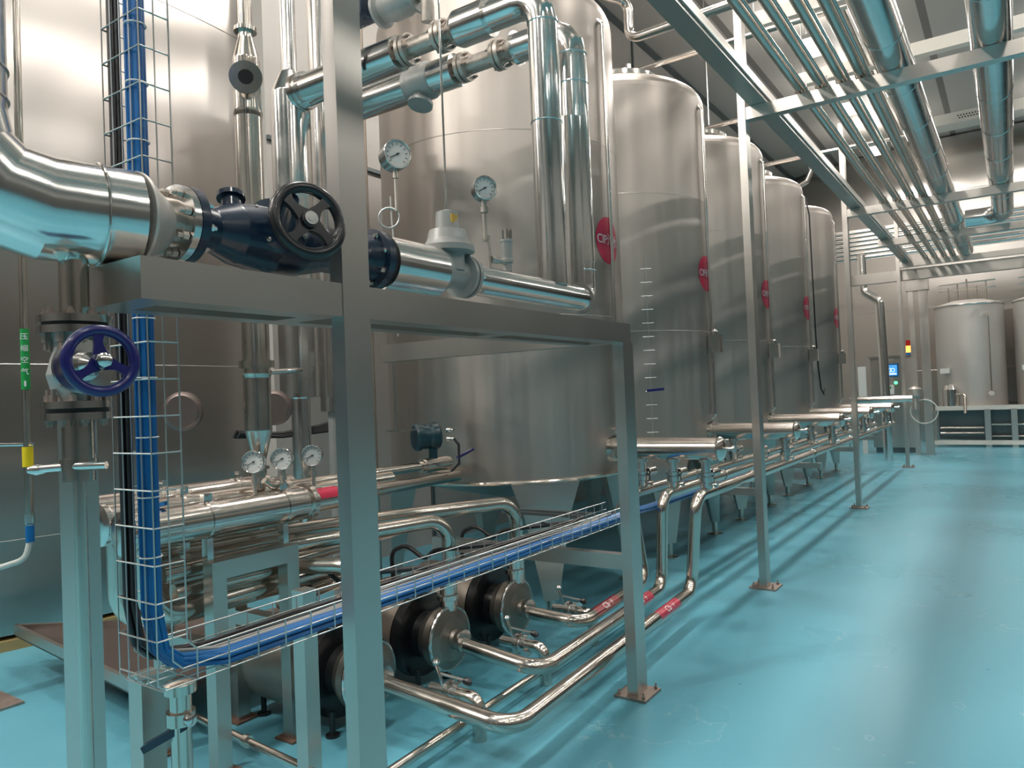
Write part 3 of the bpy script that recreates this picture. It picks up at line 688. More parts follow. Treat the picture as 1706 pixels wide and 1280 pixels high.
# ------------------------------------------------------------------ wire cable tray: vertical drop, then away along the frame
TXn, TXf = -2.0, -2.2          # near and far side of the tray
YV = 1.14; ZB = .82; YE = 4.25
t = thing('wire_cable_tray', 'welded wire mesh cable tray dropping down and turning away along the pumps', 'cable tray', (-2.0, YV, ZB))
wr = .0025
for s_, nm in ((TXn, 'near_side_wires'), (TXf, 'far_side_wires')):
    mb = MB()
    for q in (0.045, .09): mb.path([(s_, YV + q, 5), (s_, YV + q, ZB + q + .03), (s_, YV + q + .03, ZB + q), (s_, YE, ZB + q)], wr * (1.2 if q > .05 else 1), 6)
    z = ZB + .14
    while z < 3.8:
        mb.path([(s_, YV, z), (s_, YV + .09, z)], wr, 6); z += .105
    y = YV + .12
    while y < YE:
        mb.path([(s_, y, ZB), (s_, y, ZB + .09)], wr, 6); y += .105
    mb.build(nm, 'wire', t)
mb = MB()
for k in range(5):
    x = TXn + (TXf - TXn) * k / 4
    mb.path([(x, YV, 5), (x, YV, ZB + .02), (x, YV + .02, ZB), (x, YE, ZB)], wr, 6)
z = ZB + .035
while z < 3.8: mb.path([(TXn, YV, z), (TXf, YV, z)], wr, 6); z += .105
y = YV + .015
while y < YE: mb.path([(TXn, y, ZB), (TXf, y, ZB)], wr, 6); y += .105
mb.build('base_wires', 'wire', t)
tieb = MB()
# blue cables
def cables(name, n, x0, w, r, material, label, ye, zoff, yv, jit=.006, tail=()):
    mb = MB(); 
    for i in range(n):
        fx = x0 + (random.random() - .5) * w; fy = yv + random.random() * .035; fz = zoff + random.random() * .028
        x2 = x0 + (random.random() - .5) * w * 1.3
        pts = [(fx + (random.random() - .5) * jit, fy + .02, 5), (fx, fy, 3.4), (fx + (random.random() - .5) * jit, fy, 2.4), (fx, fy, 1.6), (fx, fy, ZB + .22), (fx, fy + .02, ZB + .10), (fx, fy + .07, ZB + .03 + fz), (x2, fy + .22, ZB + fz)]
        y = fy + .6
        while y < ye:
            pts.append((x2 + (random.random() - .5) * jit * 2, y, ZB + fz + (random.random() - .5) * jit)); y += .5
        pts.append((x2, ye, ZB + fz + .01))
        for q in tail: pts.append((q[0] + x2 - x0, q[1], q[2] + fz))
        mb.path(pts, r, 8)
    o = mb.build(name, material); tag(o, label, 'cable'); return o
BCB = cables('blue_cable_bundle', 34, TXn - .055, .044, .0068, 'bluecable', 'thick bundle of bright blue cables lying in the wire tray', 4.3, .006, YV + .005, tail=((-2.14, 4.6, .79), (-2.24, 5.0, .745), (-2.25, 6.2, .735), (-2.25, 8.0, .735)))
BCB['kind'] = 'stuff'
mb = MB()
for z in [ZB + .2 + .17 * k for k in range(16)]: mb.torus((TXn - .055, YV + .022, z), (0, 0, 1), .029, .0022, 20, 6)
mb.build('cable_tie', 'white', BCB)
KCB = cables('black_cable_bundle', 10, TXf + .025, .05, .0075, 'blackcable', 'loose black cables in the far half of the wire tray', 3.9, .008, YV + .01, .012)
KCB['kind'] = 'stuff'
GCB = cables('grey_cable_bundle', 4, TXf + .09, .04, .005, 'greycable', 'thin grey cables between the black and blue ones in the tray', 4.1, .01, YV + .02, .016)
GCB['kind'] = 'stuff'

# ------------------------------------------------------------------ heat exchanger with three shells on a stand
t = thing('exchanger_stand', 'low welded steel stand under the tubular heat exchanger', 'stand', (-3.1, 2.1, 0))
SZ = .93
MB().box(-3.0, -2.93, 1.93, 2.40, SZ - .08, SZ).build('top_rail', 'frame', t)
MB().box(-3.42, -3.35, 1.93, 2.40, SZ - .08, SZ).build('top_rail', 'frame', t)
for y in (1.93, 2.33): MB().box(-3.35, -3.0, y, y + .07, .50, .57).build('cross_rail', 'frame', t)
for x in (-3.0, -3.42):
    for y in (1.93, 2.33):
        lg = MB().box(x, x + .07, y, y + .07, .01, SZ - .08).build('leg', 'frame', t)
        MB().box(x - .03, x + .10, y - .03, y + .10, 0, .01).build('foot_plate', 'rust', lg)['label'] = 'rusty foot plate'
shells = ((-2.99, 1.115, 'front'), (-3.17, 1.14, 'middle'), (-3.35, 1.165, 'rear'))
for (x, z, nm) in shells:
    t = thing('exchanger_shell', f'{nm} long polished tube shell of the heat exchanger below the gauges', 'heat exchanger', (x, 2, z), 'heat exchanger shells')
    y0 = 1.58
    MB().lathe((x, y0, z), (0, 1, 0), [(0, .06), (.02, .082), (.90, .082), (.905, .098), (.935, .098), (.94, .06), (1.12, .06)], 40).build('shell', 'shell', t)
    if nm == 'front':
        MB().obox((x + .01, 1.74, z + .098), (.022, .006, .006), (.003, -.012, 0), (0, 0, .008)).build('blue_tag_lever', 'bluecable', t)
    for y in (1.95, 2.36):
        cl = MB().lathe((x, y - .016, z), (0, 1, 0), [(0, .083), (0, .088), (.032, .088), (.032, .083)], 40, False, False)
        cl.box(x - .015, x + .015, y - .02, y + .02, z + .08, z + .115).cyl((x - .02, y, z + .105), (x + .03, y, z + .105), .008, 8).box(x - .02, x + .02, y - .015, y + .015, SZ, z - .08)
        cl.build('pipe_clamp', 'chrome', t)
    MB().lathe((x, y0 + .03, z), (0, -1, 0), [(0, .07), (.02, .09), (.04, .09), (.05, .06)], 30).build('end_flange', 'chrome', t)
tag(MB().pipe([(-3.08, 1.72, 1.06), (-3.08, 1.72, .72), (-3.10, 2.3, .72), (-3.12, 2.9, .71)], .055, .15, 24).build('return_bend', 'pipe'), 'thick return bend curving under the left end of the heat exchanger', 'pipe')
tag(MB().pipe([(-3.26, 1.70, 1.08), (-3.26, 1.70, .68), (-3.26, 2.9, .68)], .05, .15, 24).build('return_bend', 'pipe'), 'inner return bend behind the thick one below the exchanger', 'pipe')
for (x, y, z, nm) in ((-3.02, 2.235, 1.345, 'leftmost of the three round dial gauges over the exchanger'), (-3.02, 2.40, 1.345, 'middle of the three round dial gauges over the exchanger'), (-3.02, 2.59, 1.345, 'rightmost of the three round dial gauges over the exchanger, with clear scale')):
    gauge(nm, (x, y, z), (.62, -.78, .05), .053, 'gauges over the exchanger', .16, .045)
mb = MB().pipe([(-3.02, 2.28, 1.25), (-3.02, 2.32, 1.22), (-3.02, 2.38, 1.20)], .016, .03, 12).cyl((-3.02, 2.2, 1.17), (-3.02, 2.62, 1.17), .03, 16)
tag(mb.build('gauge_manifold', 'pipe'), 'small pipe manifold the three dial gauges stand on', 'pipe')
# red labelled pipes behind post
tag(MB().cyl((-3.17, 2.72, 1.14), (-3.17, 3.3, 1.14), .05, 20).build('product_pipe', 'pipe'), 'short polished pipe behind the front post leaving the exchanger', 'pipe')
rl = MB(); patch_on_cyl(rl, (-2.99, 2.54, 1.115), (0, 1, 0), (.4, -.1, .8), .06, -.9, .9, .02, .16, 10, 2, .0015)
rlo = rl.build('flow_label', 'red'); tag(rlo, 'red flow label on the exchanger pipe beside the right gauge', 'label')
rlo.parent = None

# discharge pipes from pumps up and back to the exchanger
dz = (1.0, .935, .93)
tag(MB().pipe([(-2.72, 2.6, .42), (-2.72, 2.6, .80), (-3.06, 2.45, .80), (-3.10, 1.85, .80)], .04, .12, 22).build('discharge_pipe', 'pipe'), 'lowest of the three polished discharge pipes curving down to the pumps, behind the post', 'pipe', 'pump discharge pipes')
tag(MB().pipe([(-2.70, 3.27, .42), (-2.70, 3.27, .93), (-3.06, 2.45, .90), (-3.10, 1.8, .89)], .04, .13, 22).build('discharge_pipe', 'pipe'), 'polished discharge pipe with the nearer swan neck, dropping to the middle pump', 'pipe', 'pump discharge pipes')
tag(MB().pipe([(-2.68, 3.93, .42), (-2.68, 3.93, .935), (-3.16, 2.5, .96), (-3.22, 1.85, .96)], .042, .14, 22).build('discharge_pipe', 'pipe'), 'polished discharge pipe with the farther swan neck, dropping to the far pump', 'pipe', 'pump discharge pipes')
tag(MB().pipe([(-2.98, 2.6, 1.115), (-3.28, 4.14, 1.07), (-3.6, 4.2, 1.07)], .037, .08, 22).build('product_pipe', 'pipe'), 'polished horizontal pipe with short elbow below the flow transmitter', 'pipe')
tag(MB().pipe([(-3.3, 2.6, 1.17), (-3.3, 3.75, 1.17)], .03, .08, 18).lathe((-3.3, 3.73, 1.17), (0, 1, 0), [(0, .042), (.03, .042), (.03, .05), (.26, .05), (.26, .042), (.3, .042)], 20).build('product_pipe', 'pipe'), 'polished pipe holding the flow transmitter', 'pipe')
for z, y1 in ((.80, 2.95), (.60, 2.6)):
    tag(MB().cyl((-3.15, 2.45, z), (-3.25, y1 + .6, z), .032, 18).build('product_pipe', 'pipe'), 'polished straight pipe seen under the stand, ' + ('upper' if z > .7 else 'lower') + ' one', 'pipe')

t = thing('flow_transmitter', 'dark blue green round flow transmitter with two cable glands', 'transmitter', (-3.3, 3.87, 1.27))
fd = V((-.5, -.86, 0)).normalized()
MB().lathe((-3.30, 3.93, 1.36), fd, [(0, .085), (.02, .098), (.06, .095), (.075, .085), (.12, .085), (.135, .095), (.16, .095), (.175, .08)], 36).build('housing', 'transmitter', t)
MB().cyl((-3.3, 3.87, 1.21), (-3.3, 3.87, 1.28), .03, 16).build('neck', 'transmitter', t)
gl = MB()
for z in (1.40, 1.34): gl.lathe((-3.22, 3.93, z), (.9, .2, 0), [(0, .018), (.03, .018), (.03, .013), (.05, .013)], 10)
gl.build('cable_gland', 'chrome', t)
MB().path([(-3.17, 3.94, 1.34), (-3.14, 3.95, 1.30), (-3.15, 3.96, 1.17), (-3.2, 3.93, 1.12)], .01, 8).build('lead', 'blackcable', t)
tag(MB().obox((-3.14, 4.02, 1.235), (.01, .075, .022), (.01, 0, 0), (0, 0, .008)).build('lever_handle', 'violet'), 'blue lever handle beside the flow transmitter', 'handle')
tag(MB().cyl((-3.40, 3.62, 1.42), (-3.40, 3.62, 1.876), .010, 10).box(-3.45, -3.33, 3.58, 3.95, 1.41, 1.42).build('hanger_rod', 'chrome'), 'thin vertical steel rod under the cross beam', 'rod')
# level gauge high, behind the front post
g = gauge('large round gauge high between the front post and first tank', (-3.0, 3.24, 3.05), (.9, -.43, .0), .085, stem=.25, sidecase=.10)
tag(MB().torus((-3.0, 3.2, 2.69), (.6, -.8, 0), .06, .006, 30, 8).path([(-3.0, 3.22, 2.82), (-3.0, 3.22, 2.75), (-2.99, 3.215, 2.63), (-2.98, 3.22, 2.5), (-2.98, 3.22, 1.99)], .006, 8).build('coiled_tube', 'wire'), 'coiled thin white tube below the high gauge', 'tube')
# narrow wire duct with blue cable on the far post behind
t = thing('narrow_cable_tray', 'narrow wire tray with blue cable climbing behind the front post', 'cable tray', (-4.1, 3.95, 0))
mb = MB()
for x in (-4.16, -4.02): mb.path([(x, 3.95, 0), (x, 3.95, 5)], .004, 6)
z = .7
while z < 5: mb.path([(-4.16, 3.95, z), (-4.09, 3.92, z), (-4.02, 3.95, z)], .004, 6); z += .22
mb.build('wires', 'wire', t)
tag(MB().path([(-4.10, 3.96, 0), (-4.08, 3.96, 2.4), (-4.1, 3.97, 5)], .034, 10).build('blue_cable', 'bluecable'), 'blue cable in the narrow tray behind the post', 'cable')
tag(MB().path([(-4.17, 3.96, 0), (-4.15, 3.95, 2.4), (-4.17, 3.96, 5)], .014, 8).build('black_cable', 'blackcable'), 'single black cable beside the blue one in the narrow tray', 'cable')
mb = MB()
for k in range(7): mb.path([(-4.2 + .01 * k, 2.95, 1.42 + .012 * (k % 4)), (-4.15, 3.3, 1.40 + .012 * (k % 3)), (-4.1, 3.7, 1.42 + .01 * k)], .012, 6)
tag(mb.build('cable_loop', 'blackcable'), 'coil of black cable tied behind the front post', 'cable', kind='stuff')

# ------------------------------------------------------------------ three centrifugal pumps
def pump(i, y, label):
    z = .28
    t = thing('centrifugal_pump', label, 'pump', (-2.9, y, 0), 'centrifugal pumps on the floor')
    x0 = -2.60
    MB().lathe((x0 - .02, y, z), (-1, 0, 0), [(-.02, .05), (0, .055), (.01, .12), (.03, .165), (.10, .165), (.115, .15), (.15, .14)], 40).build('casing', 'pumpcase', t)
    MB().torus((x0 - .06, y, z), (1, 0, 0), .168, .012, 40, 8).build('casing_clamp', 'chrome', t)
    MB().lathe((x0 + .0, y, z), (1, 0, 0), [(0, .05), (.02, .06), (.045, .06), (.045, .045)], 24).build('suction_union', 'chrome', t)
    MB().lathe((x0 - .17, y, z), (-1, 0, 0), [(0, .12), (.06, .13), (.065, .232), (.115, .238), (.13, .215)], 48).build('motor_flange', 'black', t)
    MB().lathe((x0 - .30, y, z), (-1, 0, 0), [(0, .228), (.50, .228), (.52, .21), (.53, .10)], 48).build('motor_shroud', 'motor', t)
    MB().box(x0 - .62, x0 - .42, y - .02, y + .12, z + .15, z + .26).build('terminal_box', 'motor', t)
    MB().lathe((x0 - .08, y + .02, z + .15), (0, 0, 1), [(0, .045), (.06, .042), (.06, .06), (.085, .06), (.085, .042), (.16, .042)], 22).build('discharge_union', 'chrome', t)
    for xx in (x0 - .72, x0 - .2):
        for yy in (y - .12, y + .12): MB().lathe((xx, yy, 0), (0, 0, 1), [(0, .035), (.012, .035), (.016, .014), (.12, .014)], 14).build('foot', 'black', t)
    MB().path(fillet([(x0 - .52, y + .05, z + .25), (x0 - .50, y + .02, z + .44), (x0 - .34, y - .02, z + .50), (x0 - .22, y + .0, z + .42), (x0 - .18, y + .03, .75), (x0 + .42, y + .1, ZB + .02)], .1), .013, 10).build('supply_lead', 'blackcable', t)
pump(0, 2.58, 'nearest floor pump, its black motor flange half hidden by the front post')
pump(1, 3.20, 'middle floor pump with a large grey round casing right of the front post')
pump(2, 3.87, 'farthest floor pump beneath the first tank')
# small clamp valves at the pump drains
def drain_valve(x, y, z, label):
    t = thing('drain_valve', label, 'valve', (x, y, z), 'small drain valves by the pumps')
    MB().cyl((x - .14, y, z), (x + .03, y, z), .030, 18).lathe((x - .03, y, z), (1, 0, 0), [(0, .06), (.02, .06), (.025, .042), (.05, .042), (.055, .06), (.078, .06)], 28).build('body', 'chrome', t)
    MB().pipe([(x + .04, y, z), (x + .15, y, z), (x + .15, y, .0)], .034, .08, 18).build('elbow', 'pipe', t)
    MB().cyl((x - .04, y - .03, z + .04), (x - .07, y - .04, z + .14), .008, 8).lathe((x - .07, y - .04, z + .14), (0, 0, 1), [(0, .014), (.013, .022), (.027, .014)], 10).cyl((x - .055, y - .03, z + .095), (x + .07, y, z + .075), .007, 8).build('wing_lever', 'chrome', t)
    MB().lathe((x + .07, y, z + .075), (.8, 0, -.2), [(0, .016), (.025, .019), (.04, .011)], 10).build('knob', 'black', t)
drain_valve(-2.30, 2.78, .19, 'bright clamp valve beside the front post near the nearest pump')
drain_valve(-2.38, 3.50, .20, 'bright clamp valve right of the middle pump')
drain_valve(-2.45, 4.2, .20, 'bright clamp valve below the first tank beside the far pump')
tag(MB().cyl((-2.18, 1.2, .07), (-2.3, 4.9, .07), .022, 16).build('floor_drain_pipe', 'pipe'), 'thin drain pipe running along the floor below the suction pipes', 'pipe')
tag(MB().cyl((-3.9, 2.16, .10), (-2.22, 2.02, .10), .018, 14).lathe((-2.95, 2.08, .1), (1, -.08, 0), [(0, .028), (.03, .028)], 12).build('floor_drain_pipe', 'pipe'), 'thin pipe crossing the floor in front of the nearest pump', 'pipe')
t = thing('drain_cock', 'slim standing drain cock with blue lever below the tray corner', 'valve', (-2.12, 1.32, 0))
DX, DY = -2.26, 1.36
MB().lathe((DX, DY, 0), (0, 0, 1), [(0, .032), (.60, .032), (.60, .045), (.64, .045), (.64, .034), (.70, .034), (.70, .05), (.73, .05), (.74, .03)], 22).build('standpipe', 'pipe', t)
MB().obox((DX - .03, DY - .035, .565), (.055, .04, .035), (.012, -.016, 0), (-.004, -.003, .010)).build('lever', 'navy', t)
MB().lathe((DX + .03, DY, .62), (1, 0, 0), [(0, .02), (.03, .02), (.035, .012)], 10).build('stem_nut', 'chrome', t)
# stand post behind tray corner
tag(MB().box(-2.46, -2.38, 1.30, 1.38, .0, .74).build('tray_post', 'frame'), 'short square steel post holding up the cable tray corner', 'post')
tag(MB().box(-2.52, -2.45, 2.02, 2.09, 0, .84).build('tray_post', 'frame'), 'second square steel post under the sloping blue cables', 'post')
# rod and hose by front post
tag(MB().cyl((-1.80, 1.78, 0), (-1.80, 1.78, 1.25), .006, 8).lathe((-1.80, 1.78, .36), (0, 0, 1), [(0, .02), (.02, .024), (.05, .024), (.06, .014)], 10).build('sample_tube', 'pipe'), 'thin upright sample tube clipped to the right side of the front post', 'tube')
tag(MB().pipe([(-2.24, 4.55, .88), (-2.24, 4.40, .78), (-2.3, 4.0, .76), (-2.35, 3.7, .86)], .008, .1, 8).build('drooping_lead', 'blackcable'), 'thin black lead drooping below the blue cables near the first tank', 'cable')
# motor leads tray bits: second small tray
tag(MB().box(-3.0, -2.35, 4.32, 4.36, .80, .82).box(-3.0, -2.35, 4.22, 4.24, .80, .82).build('junction_bracket', 'darkpanel'), 'small bracket with black leads beneath the first tank', 'bracket')

# drip tray by the silo
t = thing('drip_tray', 'brown sloping drip tray on the floor behind the left post', 'tray', (-4.6, 2.0, 0))
P = [V((-5.35, 2.12, .22)), V((-3.5, 1.95, .22)), V((-3.5, 2.75, .22)), V((-4.2, 2.9, .22))]
MB().prism(P, (0, 0, 1), -.02, .02).build('pan', 'brown', t)
rim = MB()
for a, b in ((0, 1), (0, 3)):
    dd = (P[b] - P[a]); rim.obox((P[a] + P[b]) / 2 + V((0, 0, .03)), dd / 2, V((-dd.y, dd.x, 0)).normalized() * .012, (0, 0, .03))
rim.build('rim', 'frame', t)
MB().box(-3.7, -3.62, 2.1, 2.18, 0, .2).box(-4.5, -4.42, 2.3, 2.38, 0, .2).build('support', 'frame', t)
# post foot at far left
t = thing('edge_post', 'steel post with stained foot plate at the left edge', 'post', (-4.86, 1.78, 0))
MB().box(-4.95, -4.84, 1.72, 1.80, .01, 2.6).build('shaft', 'frame', t)
MB().box(-5.0, -4.66, 1.66, 1.88, 0, .014).build('base_plate', 'baseplate', t)

# ------------------------------------------------------------------ overhead pipe rack
t = thing('overhead_pipe_rack', 'long overhead steel rack on slim posts carrying the pipes', 'pipe rack', (-1.7, 6, 0))
for y, lab in ((6.0, 0), (10.37, 0), (15.68, 0)):
    p = MB().box(-1.76, -1.70, y, y + .11, .012, 5.0).build('post', 'frame', t)
    MB().box(-1.83, -1.62, y - .05, y + .16, 0, .014).build('base_plate', 'baseplate', p)
    for xx in (-1.80, -1.65):
        for yy in (y - .02, y + .13): MB().lathe((xx, yy, .014), (0, 0, 1), [(0, .012), (.012, .012), (.012, .006), (.035, .006)], 8).build('anchor_bolt', 'baseplate', p)
    MB().box(-1.70, 1.2, y + .01, y + .10, 3.77, 3.87).build('cross_arm', 'frame', t)
    MB().box(1.1, 1.2, y + .01, y + .10, 3.87, CEIL).build('hanger', 'frame', t)
MB().box(-1.70, 1.2, 13.0, 13.08, 3.77, 3.87).build('cross_arm', 'frame', t)
MB().box(-1.665, -1.53, .5, 16.2, 3.872, 3.99).build('long_beam', 'frame', t)
MB().box(-1.525, -1.515, .5, 16.2, 3.90, 3.93).build('edge_channel', 'wire', t)
for y in (4.2,): MB().box(-1.50, 1.2, y, y + .09, 4.55, 4.63).build('cross_arm', 'frame', t)

slim = ['first', 'second', 'third', 'fourth']
for k, x in enumerate((-1.28, -1.13, -.98, -.845)):
    p = tag(MB().cyl((x, 1.0, 3.915), (x, 16.3, 3.915), .035, 22).build('overhead_pipe', 'pipe'), f'{slim[k]} slim polished pipe on the overhead rack counting from the long beam', 'pipe', 'slim overhead pipes')
    for y in (6.05, 10.42, 13.04, 15.72): MB().torus((x, y, 3.915), (0, 1, 0), .042, .006, 22, 6).cyl((x + .043, y, 3.87), (x + .043, y, 3.97), .006, 6).build('u_bolt', 'chrome', p)
    tag(MB().cyl((x + .058, 1.0, 3.885), (x + .058, 16.3, 3.885), .011, 12).build('overhead_conduit', 'shell'), f'thin conduit right beside the {slim[k]} slim overhead pipe', 'pipe', 'thin overhead conduits')
t = thing('clad_overhead_pipe', 'thick clad pipe on the rack right of the slim pipes', 'pipe', (-.64, 6, 3.87), 'thick clad overhead pipes')
MB().cyl((-.64, 1.0, 4.0), (-.64, 16.0, 4.0), .128, 40).build('cladding', 'clad', t)
for k in range(15): MB().torus((-.64, 1.6 + k, 4.0), (0, 1, 0), .129, .003, 40, 6).build('lap_seam', 'chrome', t)
t = thing('clad_overhead_pipe', 'thick clad pipe near the right edge, elbowing left at its far end', 'pipe', (-.03, 6, 3.87), 'thick clad overhead pipes')
MB().pipe([(-.03, 1.0, 4.0), (-.03, 12.95, 4.0), (-.5, 12.95, 4.0)], .128, .25, 40, 5).build('cladding', 'clad', t, 20)
for k in range(12): MB().torus((-.03, 1.3 + k, 4.0), (0, 1, 0), .129, .003, 40, 6).build('lap_seam', 'chrome', t)
tag(MB().cyl((.32, 1.0, 3.93), (.32, 20, 3.93), .028, 16).cyl((.40, 1, 3.93), (.40, 20, 3.93), .02, 12).build('overhead_conduit_pair', 'shell'), 'pair of thin pipes at the right edge of the rack', 'pipe')
# ribbed duct crossing under ceiling at the back
t = thing('finned_duct', 'ribbed teal reflecting duct crossing behind the rack', 'duct', (-1.2, 17.2, 4.0))
fd = MB()
for k in range(7): fd.cyl((-3.2, 17.0, 4.25 + .09 * k), (.6, 17.0, 4.25 + .09 * k), .042, 14)
fd.build('ribs', 'clad', t)
MB().box(-3.2, .6, 16.98, 17.02, 4.2, 4.85).build('back_plate', 'frame', t)
tag(MB().box(-2.6, 1.2, 15.9, 16.05, 3.55, 3.75).build('end_beam', 'frame'), 'wide steel beam closing the far end of the overhead rack', 'beam')
# upper level cross beams and duct
for y, z, l in ((8.0, 5.45, 'higher steel cross beam between the two thick clad pipes, nearer one'), (10.3, 5.6, 'higher steel cross beam between the two thick clad pipes, farther one')):
    t = thing('upper_cross_beam', l, 'beam', (0, y, z), 'higher cross beams')
    MB().box(-2.2, 2.0, y, y + .13, z, z + .16).build('beam', 'duct', t)
    MB().cyl((-2.15, y + .06, z + .16), (-2.15, y + .06, CEIL), .01, 8).cyl((1.9, y + .06, z + .16), (1.9, y + .06, CEIL), .01, 8).build('hanger_rod', 'wire', t)
t = thing('upper_pipe_bank', 'bank of thinner pipes one level above the slim overhead pipes', 'pipe', (-1, 8, 5.6))
for k in range(3):
    MB().cyl((-1.7 + .35 * k, 1.5, 5.635), (-1.7 + .35 * k, 16, 5.635), .024, 12).build('pipe', 'pipe', t)
t = thing('ceiling_duct', 'white ceiling duct with rows of small holes near the far wall', 'duct', (-.4, 20.9, 7.86))
MB().box(-1.35, 1.6, 20.9, 21.5, 7.84, CEIL).build('casing', 'duct', t)
hl = MB()
for j in range(2):
    for k in range(9): hl.lathe((-.85 + .06 * k + .03 * j, 20.9, 8.0 - .06 * j), (0, -1, 0), [(0, .018), (.003, .018)], 8)
hl.build('outlet_holes', 'black', t)

# feed pipes from tank tops to the rack
for i, y in enumerate(TY[1:4]):
    z = 5.15
    tag(MB().pipe([(TX + .2, y + .1, Z1 + .3), (TX + .2, y + .1, z), (-1.0, y + .1, z)], .03, .08, 14).build('feed_pipe', 'shell'), f'pale feed pipe from the {ords[i + 1]} tank top across to the rack', 'pipe', 'feed pipes over the tanks')
tag(MB().pipe([(-3.35, 5.6, 4.92), (-3.35, 5.6, 5.35), (-2.9, 6.5, 5.35), (-2.9, 6.5, 4.98), (-1.5, 6.5, 5.0)], .045, .1, 16).build('vent_pipe', 'shell'), 'bent vent pipe standing above the first two tanks', 'pipe')
tag(MB().pipe([(-2.75, 12.3, 4.75), (-2.6, 12.4, 4.85), (-2.52, 12.45, 5.05), (-2.55, 12.45, 5.25)], .04, .1, 14).build('vent_pipe', 'shell'), 'short hooked vent pipe on the shoulder of the fourth tank', 'pipe')
t = thing('upper_cable_tray', 'cable tray with blue cables behind the top of the second tank', 'cable tray', (-4.0, 8, 5.3))
MB().box(-4.15, -3.85, 5.6, 15.5, 5.28, 5.3).box(-4.15, -4.13, 5.6, 15.5, 5.3, 5.4).box(-3.87, -3.85, 5.6, 15.5, 5.3, 5.4).build('channel', 'wire', t)
MB().cyl((-4, 7, 5.3), (-4, 7, CEIL), .01, 8).cyl((-4, 12, 5.3), (-4, 12, CEIL), .01, 8).build('hanger_rod', 'wire', t)
mb = MB()
for k in range(6): mb.cyl((-4.1 + .04 * k, 5.6, 5.33), (-4.1 + .04 * k, 15.5, 5.33), .018, 8)
tag(mb.build('tray_cables', 'bluecable'), 'blue cables lying in the tray behind the second tank', 'cable', kind='stuff')

# level ladder right of post 2
t = thing('wire_ladder', 'narrow wire ladder just right of the second steel post', 'cable tray', (-2.4, 5.5, 1.2))
mb = MB().cyl((-2.42, 5.55, 1.25), (-2.42, 5.55, 2.7), .003, 6)
z = 1.28
while z < 2.7: mb.cyl((-2.46, 5.53, z), (-2.38, 5.57, z), .004, 6); z += .11
mb.build('rungs', 'wire', t)
MB().obox((-2.36, 5.5, 1.62), (.06, .02, .004), (0, .012, 0), (0, 0, .010)).build('blue_lever', 'violet', t)

# ------------------------------------------------------------------ far end of the hall
t = thing('back_silo', 'broad polished steel silo filling the far end behind the control cabinet', 'silo', (-.6, 31.7, 0))
MB().lathe((-.6, 31.7, 0), (0, 0, 1), [(0, 9), (8.05, 9)], 260).build('shell', 'wallsteel', t)
for z in (1.9, 3.6, 5.2, 6.6): MB().torus((-.6, 31.7, z), (0, 0, 1), 9, .006, 160, 6).build('weld_seam', 'wallsteel', t)

# white capped process tanks on a platform
t = thing('tank_platform', 'low steel platform frame under the far process tanks', 'platform', (0, 21, 0))
MB().box(-1.62, 2.5, 20.65, 20.73, .88, .98).build('top_rail', 'duct', t)
MB().box(-1.70, 2.5, 20.62, 20.72, .06, .16).build('bottom_rail', 'duct', t)
MB().box(-1.62, 2.5, 20.74, 22.0, .92, .97).build('deck', 'frame', t)
for x in (-1.72, -.62, -.10, .6, 1.4): MB().box(x, x + .12, 20.63, 20.73, .0, .9).build('upright', 'frame', t)
MB().box(-1.6, 2.5, 21.2, 21.25, .16, .9).build('infill', 'darkpanel', t)
for z, x1 in ((.32, -.65), (.45, -.65), (.52, .5), (.24, .5)): MB().cyl((-1.55 if x1 < 0 else -.5, 20.9, z), (x1, 20.9, z), .03, 12).build('pipe', 'pipe', t)
for cx, lab in ((-.88, 'left far process tank on the platform, with a sight pipe'), (.78, 'right far process tank on the platform at the frame edge')):
    r = .74
    t = thing('process_tank', lab, 'tank', (cx, 21.66, .97), 'far process tanks on the platform')
    MB().lathe((cx, 21.66, .97), (0, 0, 1), [(0, r), (2.45, r), (2.50, r - .02), (2.60, r * .5), (2.62, .1)], 56).build('shell', 'satin', t)
    MB().torus((cx, 21.66, 3.43), (0, 0, 1), r, .02, 56, 8).build('top_rim', 'chrome', t)
    mb = MB()
    for k in range(5): mb.cyl((cx - .4 + .2 * k, 21.5, 3.45), (cx - .4 + .2 * k, 21.5, 3.9 + .1 * (k % 3)), .02, 8)
    mb.cyl((cx - .6, 21.5, 3.85), (cx + .6, 21.5, 3.85), .02, 8).cyl((cx - .6, 21.5, 4.0), (cx + .6, 21.5, 4.02), .02, 8).build('top_piping', 'pipe', t)
    MB().cyl((cx + .42, 21.6 - .64, 1.3), (cx + .42, 21.6 - .64, 3.15), .018, 8).lathe((cx + .42, 20.94, 3.15), (0, -1, .2), [(0, .06), (.05, .06)], 14).lathe((cx + .42, 20.94, 1.25), (0, -1, .2), [(0, .06), (.06, .06)], 14).build('sight_pipe', 'chrome', t)
    MB().box(cx - .62, cx - .42, 20.96, 21.1, 1.78, 1.90).build('name_plate', 'white', t)
t = thing('agitator_motor', 'rounded steel motor hood standing on the far platform edge', 'motor', (-1.2, 20.83, .97))
MB().lathe((-1.30, 20.84, .98), (0, 0, 1), [(0, .17), (.40, .17), (.5, .13), (.54, .05)], 28).build('hood', 'chrome', t)
MB().pipe([(-1.14, 20.82, 1.25), (-1.0, 20.70, 1.25), (-1.0, 20.58, .8)], .035, .06, 12).build('outlet', 'pipe', t)

